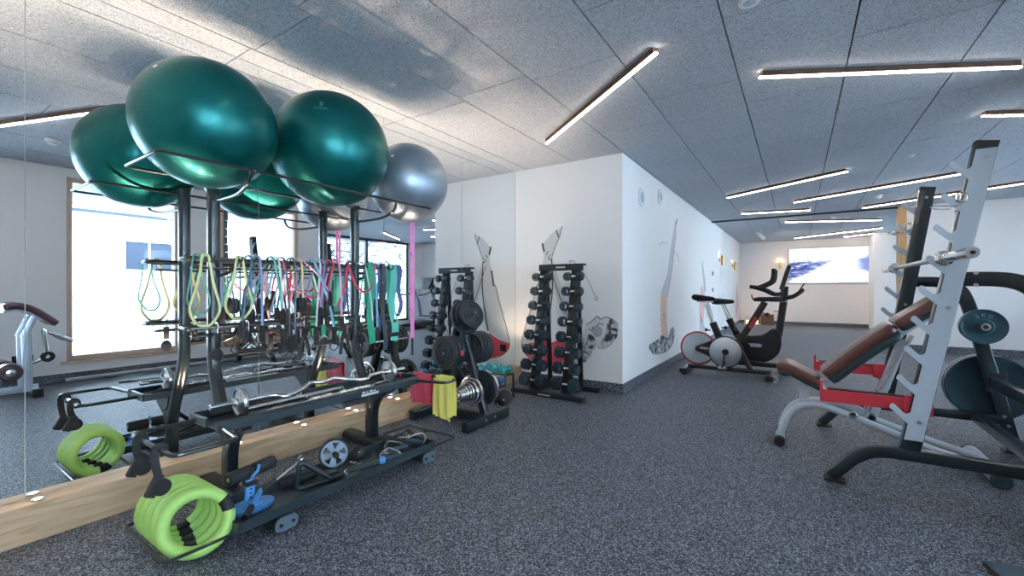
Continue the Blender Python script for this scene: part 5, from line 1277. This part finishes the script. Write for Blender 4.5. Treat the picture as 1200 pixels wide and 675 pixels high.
# ------------------------------------------------------------------ curl bench beside the camera, seen in the first mirror pane
px = .95
t = thing('curl_bench', 'silver preacher curl bench with purple-brown pads, seen in the first mirror pane', 'bench', (px, .85, 0))
PUR = mat('plum_leatherette', (.10,.045,.06), .3, coat=.5, var=.1)
for s in (-1,1):
    part('column', MB().sweep([(px+s*.13,.93,.05),(px+s*.13,.92,.62)], rrect(.055,.07,.008,2), (0,1,0)), SILVER, t)
part('pad_strut', MB().sweep([(px-.13,.90,.60),(px-.13,.98,.82)], rrect(.05,.05,.006,2), (1,0,0)), SILVER, t)
part('pad_strut', MB().sweep([(px+.13,.90,.60),(px+.13,.98,.82)], rrect(.05,.05,.006,2), (1,0,0)), SILVER, t)
part('base_beam', MB().sweep([(px,.35,.06),(px,1.02,.06)], rrect(.06,.07,.008,2), (0,0,1)), SILVER, t)
for y in (.40,.98):
    part('base_foot', MB().sweep([(px-.26,y,.045),(px+.26,y,.045)], rrect(.06,.06,.008,2), (0,0,1)), SILVER, t)
    for s in (-1,1): part('foot_cap', MB().box((px+s*.265-.03,y-.036,0),(px+s*.265+.03,y+.036,.08),.006), RUBBER, t)
def pad3(pts, w, th, m, name):
    C_ = catmull(pts, 6); sc = [1.]*len(C_); sc[0] = sc[-1] = .8; sc[1] = sc[-2] = .95; rings = []
    for i, p in enumerate(C_):
        tt = (C_[min(i+1,len(C_)-1)]-C_[max(i-1,0)]).normalized(); nr = V((1,0,0)).cross(tt)
        rings.append([p+V((1,0,0))*a*sc[i]+nr*b*sc[i] for a, b in rrect(w,th,th*.44,4)])
    return part(name, MB()._faces(rings, False, True, True), m, t)
pad3([(px,.76,.905),(px,.84,.925),(px,.95,.885),(px,1.05,.80),(px,1.13,.72)], .46, .065, PUR, 'arm_pad')
pad3([(px,1.145-.38,.862),(px,.85,.878),(px,.95,.84),(px,1.04,.765)], .38, .02, SILVER, 'pad_board')
pad3([(px,.42,.585),(px,.55,.59),(px,.70,.58)], .30, .06, PUR, 'seat_pad')
part('seat_column', MB().sweep([(px,.56,.07),(px,.56,.555)], rrect(.055,.08,.008,2), (0,1,0)), SILVER, t)
for z, y in ((.27,.86),(.27,1.00)):
    pass
for s in (-1,1):
    part('leg_roller', MB().lathe((px+s*.08,.80,.27), (s,0,0), [(0,.03),(.0,.07),(.02,.085),(.18,.085),(.2,.07),(.2,.03)], 28), PUR, t)
    part('roller_cap', MB().lathe((px+s*.28,.80,.27), (s,0,0), [(0,.04),(.008,.035),(.012,.012)], 22), CHROME, t)
part('roller_axle', MB().cyl((px-.28,.80,.27),(px+.28,.80,.27),.014,12), CHROME, t)
part('curl_arm', MB().tube(catmull([(px,.83,.27),(px,.95,.31),(px,1.05,.36),(px,1.075,.45),(px,1.06,.66)],6), .019, 12), CHROME, t)
part('curl_handle', MB().tube(fillet([(px-.16,1.20,.56),(px-.16,1.08,.64),(px,1.05,.68),(px+.16,1.08,.64),(px+.16,1.20,.56)],.04,4), .012, 10), CHROME, t)
for s in (-1,1): part('curl_grip', MB().cyl((px+s*.16,1.17,.58),(px+s*.16,1.25,.53),.022,14), STEEL, t)
part('pulley_disc', MB().lathe((px-.02,1.09,.37), (1,0,0), [(0,.02),(0,.055),(.03,.055),(.03,.02)], 26), RUBBER, t)

# ------------------------------------------------------------------ murals printed on the walls
GREY = mat('mural_pale_grey', (.66,.68,.69), .75, var=.05, scale=4); INK = mat('mural_ink', (.05,.055,.065), .8, var=.3, scale=40)
MIDG = mat('mural_mid_grey', (.30,.34,.36), .8, var=.5, scale=26); MRED = mat('mural_red', (.62,.07,.10), .75, var=.06)
PEACH = mat('mural_peach', (.80,.56,.44), .75, var=.1, scale=6); LILAC = mat('mural_lilac', (.60,.61,.68), .75, var=.12, scale=8); PINKM = mat('mural_pink', (.82,.52,.53), .75, var=.1)
def sketch_mat():
    m = mat('mural_sketch', (.6,.6,.6), .75, var=0)
    nt, N, Lk, b = nodes_of(m)
    tc = N.new('ShaderNodeTexCoord'); n = N.new('ShaderNodeTexNoise'); n.inputs['Scale'].default_value = 12; n.inputs['Detail'].default_value = 7; n.inputs['Distortion'].default_value = .8
    Lk.new(tc.outputs['Object'], n.inputs['Vector'])
    r = N.new('ShaderNodeValToRGB'); r.color_ramp.elements[0].position = .42; r.color_ramp.elements[0].color = (.05,.055,.065,1); r.color_ramp.elements[1].position = .60; r.color_ramp.elements[1].color = (.66,.68,.69,1)
    e = r.color_ramp.elements.new(.50); e.color = (.36,.39,.41,1)
    Lk.new(n.outputs['Fac'], r.inputs[0]); Lk.new(r.outputs[0], b.inputs['Base Color'])
    return m
SK = sketch_mat()
def fl(pts, d=.0008): # on the mural wall: (x, z)
    return MB().prism([(x,YF-.0002,z) for x,z in pts], (0,-d,0))
def fs(pts, d=.0008): # on the long wall: (y, z)
    return MB().prism([(XS+.0002,y,z) for y,z in pts], (d,0,0))
def line_f(pts, w=.006, d=.0016, on='f', close=False):
    mm = MB(); P_ = [V((x,YF-d/2,z)) if on=='f' else V((XS+d/2,x,z)) for x,z in pts]
    up = (0,1,0) if on=='f' else (1,0,0)
    C_ = catmull(P_, 4, close)
    return mm.sweep(C_, [(a,b) for a,b in [(w/2,-d/2),(w/2,d/2),(-w/2,d/2),(-w/2,-d/2)]], up, closed=close, smooth=False) if False else mm.sweep(C_, [(-w/2,-d/2),(w/2,-d/2),(w/2,d/2),(-w/2,d/2)], up, closed=close, smooth=False)
t = thing('wall_mural', 'mural of a person in red shorts lying back with legs raised, behind the dumbbell rack', 'mural', (-2.2, YF, .2))
part('legs', fl([(-2.222,1.80),(-2.30,1.76),(-2.37,1.72),(-2.478,1.60),(-2.46,1.44),(-2.50,1.30),(-2.545,1.16),(-2.60,.96),(-2.66,.78),(-2.72,.60),(-2.765,.42),(-2.60,.47),(-2.45,.56),(-2.35,.70),(-2.36,.90),(-2.345,1.20),(-2.36,1.44),(-2.315,1.56),(-2.26,1.68)]), GREY, t)
part('arm', fl([(-2.42,1.50),(-2.36,1.50),(-2.30,1.30),(-2.18,.95),(-2.05,.70),(-1.96,.55),(-2.02,.42),(-2.13,.58),(-2.24,.86),(-2.34,1.12)],.0012), mat('mural_light_grey', (.74,.76,.76), .75, var=.03), t)
part('shorts', fl([(-2.765,.42),(-2.745,.34),(-2.66,.27),(-2.52,.225),(-2.36,.215),(-2.23,.25),(-2.16,.36),(-2.16,.50),(-2.24,.53),(-2.38,.46),(-2.46,.53),(-2.60,.46)],.0016), MRED, t)
part('torso', fl([(-2.23,.25),(-2.05,.24),(-1.96,.28),(-1.94,.44),(-1.97,.62),(-2.10,.56),(-2.17,.50)],.0010), GREY, t)
part('face', fl([(-1.955,.60),(-1.93,.70),(-1.86,.745),(-1.80,.795),(-1.77,.765),(-1.70,.79),(-1.62,.765),(-1.60,.70),(-1.585,.62),(-1.64,.52),(-1.70,.455),(-1.80,.46),(-1.86,.42),(-1.90,.34),(-1.97,.30),(-1.97,.46)],.0010), mat('mural_light_grey'), t)
part('hair', fl([(-1.66,.775),(-1.62,.768),(-1.575,.74),(-1.565,.66),(-1.585,.58),(-1.64,.50),(-1.72,.445),(-1.80,.452),(-1.76,.52),(-1.72,.60),(-1.70,.68),(-1.68,.73)],.0014), SK, t)
part('neck_shade', fl([(-1.90,.60),(-1.84,.58),(-1.80,.50),(-1.84,.44),(-1.88,.36),(-1.93,.29),(-2.0,.28),(-1.99,.36),(-1.95,.46)],.0014), SK, t)
part('cheek_shade', fl([(-1.86,.68),(-1.80,.70),(-1.74,.66),(-1.76,.58),(-1.82,.57),(-1.87,.62)],.0013), mat('mural_half_tone', (.42,.45,.47), .75, var=.3, scale=30), t)
for pts, w in (([(-1.93,.70),(-1.86,.745),(-1.80,.795),(-1.77,.765),(-1.70,.79),(-1.62,.765)],.008), ([(-1.90,.66),(-1.87,.64),(-1.85,.665)],.007), ([(-1.80,.70),(-1.77,.72),(-1.73,.70)],.009), ([(-1.70,.72),(-1.67,.69),(-1.65,.71)],.008),
               ([(-2.222,1.80),(-2.26,1.68),(-2.315,1.56),(-2.36,1.44)],.006), ([(-2.478,1.62),(-2.47,1.57),(-2.455,1.52)],.022), ([(-2.30,1.76),(-2.27,1.68)],.012), ([(-2.365,1.49),(-2.40,1.44),(-2.36,1.42)],.010), ([(-2.40,1.52),(-2.43,1.48)],.010),
               ([(-2.49,1.32),(-2.51,1.22),(-2.525,1.12)],.020), ([(-2.36,1.44),(-2.345,1.22),(-2.355,1.0),(-2.38,.84)],.014), ([(-2.40,1.38),(-2.30,1.12),(-2.17,.80),(-2.10,.62)],.008), ([(-2.55,1.14),(-2.64,.84),(-2.73,.58),(-2.765,.42),(-2.74,.34),(-2.64,.26),(-2.50,.222),(-2.36,.213)],.008), ([(-2.38,.84),(-2.41,.68),(-2.44,.56)],.018)):
    part('ink_line', line_f(pts, w, .0036), INK, t)
part('arrow_line', line_f([(-2.135,1.40),(-2.04,1.365),(-1.93,1.22),(-1.805,.97)], .004, .002), INK, t)
part('arrow_head', line_f([(-2.06,1.40),(-2.135,1.405),(-2.10,1.35)], .004, .002), INK, t)
part('arrow_head', line_f([(-1.84,.99),(-1.80,.96),(-1.80,1.02)], .004, .002), INK, t)
t = thing('wall_mural', 'mural of an upside-down figure with a limb stretched up, nearest on the long wall', 'mural', (XS, 6.1, .2))
part('raised_limb', fs([(6.84,2.16),(6.78,2.13),(6.66,2.03),(6.45,1.72),(6.245,1.30),(6.05,1.16),(5.90,1.05),(5.92,.98),(6.10,.93),(6.225,.96),(6.36,1.15),(6.485,1.36),(6.64,1.70),(6.75,1.95)]), LILAC, t)
part('clothing', fs([(5.90,1.05),(6.05,1.0),(6.215,.97),(6.20,.70),(6.26,.40),(6.10,.42),(5.95,.475),(5.88,.60),(5.87,.85)],.0011), PEACH, t)
part('hair', fs([(5.93,.47),(5.66,.42),(5.40,.41),(5.31,.38),(5.44,.30),(5.52,.26),(5.86,.22),(6.20,.21),(6.45,.26),(6.62,.34),(6.66,.48),(6.52,.54),(6.40,.50),(6.28,.40),(6.10,.43)]), SK, t)
for pts, w in (([(5.35,.38),(5.6,.36),(5.9,.30),(6.2,.30)],.012),([(5.5,.28),(5.8,.25),(6.15,.22),(6.5,.28),(6.6,.38)],.014),([(5.55,.42),(5.75,.38),(5.95,.40)],.012),([(6.35,.36),(6.48,.44),(6.58,.52)],.018),([(6.25,.30),(6.4,.38),(6.45,.5)],.014),
               ([(6.84,2.16),(6.80,2.10),(6.68,2.04)],.012),([(6.74,2.11),(6.70,2.06)],.018),([(5.98,.72),(6.06,.76),(6.08,.68)],.008),([(5.97,.62),(6.05,.64),(6.1,.58)],.008),([(6.225,.96),(6.485,1.36),(6.75,1.95)],.005)):
    part('ink_line', line_f(pts, w, .0036, 's'), MIDG, t)
part('arrow_line', line_f([(5.836,1.652),(5.90,1.70),(6.02,1.716),(6.276,1.73)], .006, .002, 's'), MIDG, t)
part('arrow_line', line_f([(6.569,1.641),(6.75,1.62),(6.886,1.579),(6.96,1.498)], .006, .002, 's'), MIDG, t)
t = thing('wall_mural', 'faint pink mural of a stretching figure on the long wall behind the spinning bike', 'mural', (XS, 8.9, .2))
part('limb', fs([(8.88,1.62),(9.06,1.42),(9.18,1.28),(9.27,1.06),(9.15,1.02),(9.0,1.22)]), LILAC, t)
part('clothing', fs([(8.74,1.12),(8.95,1.14),(9.1,.9),(9.05,.62),(9.0,.42),(8.8,.45),(8.6,.62),(8.64,.9)]), PINKM, t)
part('body', fs([(8.6,.60),(9.0,.42),(9.34,.17),(9.1,.16),(8.8,.24),(8.55,.34)]), GREY, t)
for pts, w in (([(8.88,1.62),(8.95,1.35),(9.08,1.1),(9.05,.7)],.012),([(8.6,.34),(8.75,.5),(8.9,.36),(9.2,.3),(9.34,.18)],.012),([(9.4,.5),(9.3,.7),(9.35,.9)],.012)): part('ink_line', line_f(pts, w, .003, 's'), MIDG, t)
t = thing('wall_mural', 'faint grey mural of a bent figure on the long wall beyond the dark switches', 'mural', (XS, 11.2, .2))
for pts, w in (([(10.9,1.0),(11.2,.85),(11.6,.95),(11.4,.7),(11.0,.75),(10.9,.5)],.016),([(11.1,1.9),(11.2,1.5),(11.15,1.2)],.014),([(10.8,.4),(11.2,.2),(11.6,.35)],.014)): part('ink_line', line_f(pts, w, .003, 's'), LILAC, t)
t = thing('wall_mural', 'faint salmon mural strip at the far end of the long wall', 'mural', (XS, 14.4, .2))
part('limb', fs([(14.55,1.29),(14.75,1.0),(14.9,.78),(14.7,.5),(14.4,.21),(14.15,.5),(14.35,.8)]), PINKM, t)
part('ink_line', line_f([(14.55,1.3),(14.6,.9),(14.4,.2)], .016, .003, 's'), MIDG, t)

# ------------------------------------------------------------------ daylight, camera, view
w = bpy.data.worlds.new('overcast_sky'); SC.world = w; w.use_nodes = True
bg = w.node_tree.nodes['Background']; bg.inputs[0].default_value = (.72,.86,1.,1); bg.inputs[1].default_value = 14.0
def portal(x, y0, y1, z0, z1):
    L = bpy.data.lights.new('daylight_portal', 'AREA'); L.shape = 'RECTANGLE'; L.size = y1-y0; L.size_y = z1-z0; L.cycles.is_portal = True
    o = bpy.data.objects.new('daylight_portal', L); COL.objects.link(o); o.location = (x, (y0+y1)/2, (z0+z1)/2)
    o.rotation_euler = V((-1,0,0)).to_track_quat('-Z','Z').to_euler()
    o.rotation_euler = (PI/2, 0, PI/2)
for a, b in WIN: portal(XW+.31, a, b, ZS, ZT)
portal(XR+.26, 4.9, 9.44, .1, H)
portal(XR+.26, 10.6, 14.9, .1, H)

cam = bpy.data.cameras.new('camera'); cam.sensor_width = 36; cam.lens = 505/1200*36; cam.clip_start = .05; cam.shift_y = 0
co = bpy.data.objects.new('camera', cam); COL.objects.link(co); co.location = (0,0,1.1)
co.rotation_euler = V((-.5528,.8333,0)).to_track_quat('-Z','Y').to_euler()
SC.camera = co
vs = SC.view_settings; vs.view_transform = 'Standard'; vs.look = 'None'; vs.gamma = 1; vs.use_curve_mapping = False; vs.exposure = 0.27
cy_ = SC.cycles
cy_.max_bounces = 14; cy_.diffuse_bounces = 8; cy_.glossy_bounces = 5; cy_.transparent_max_bounces = 10
cy_.sample_clamp_indirect = 40; cy_.blur_glossy = .5
for o in list(COL.objects):
    for ch in o.children: pass
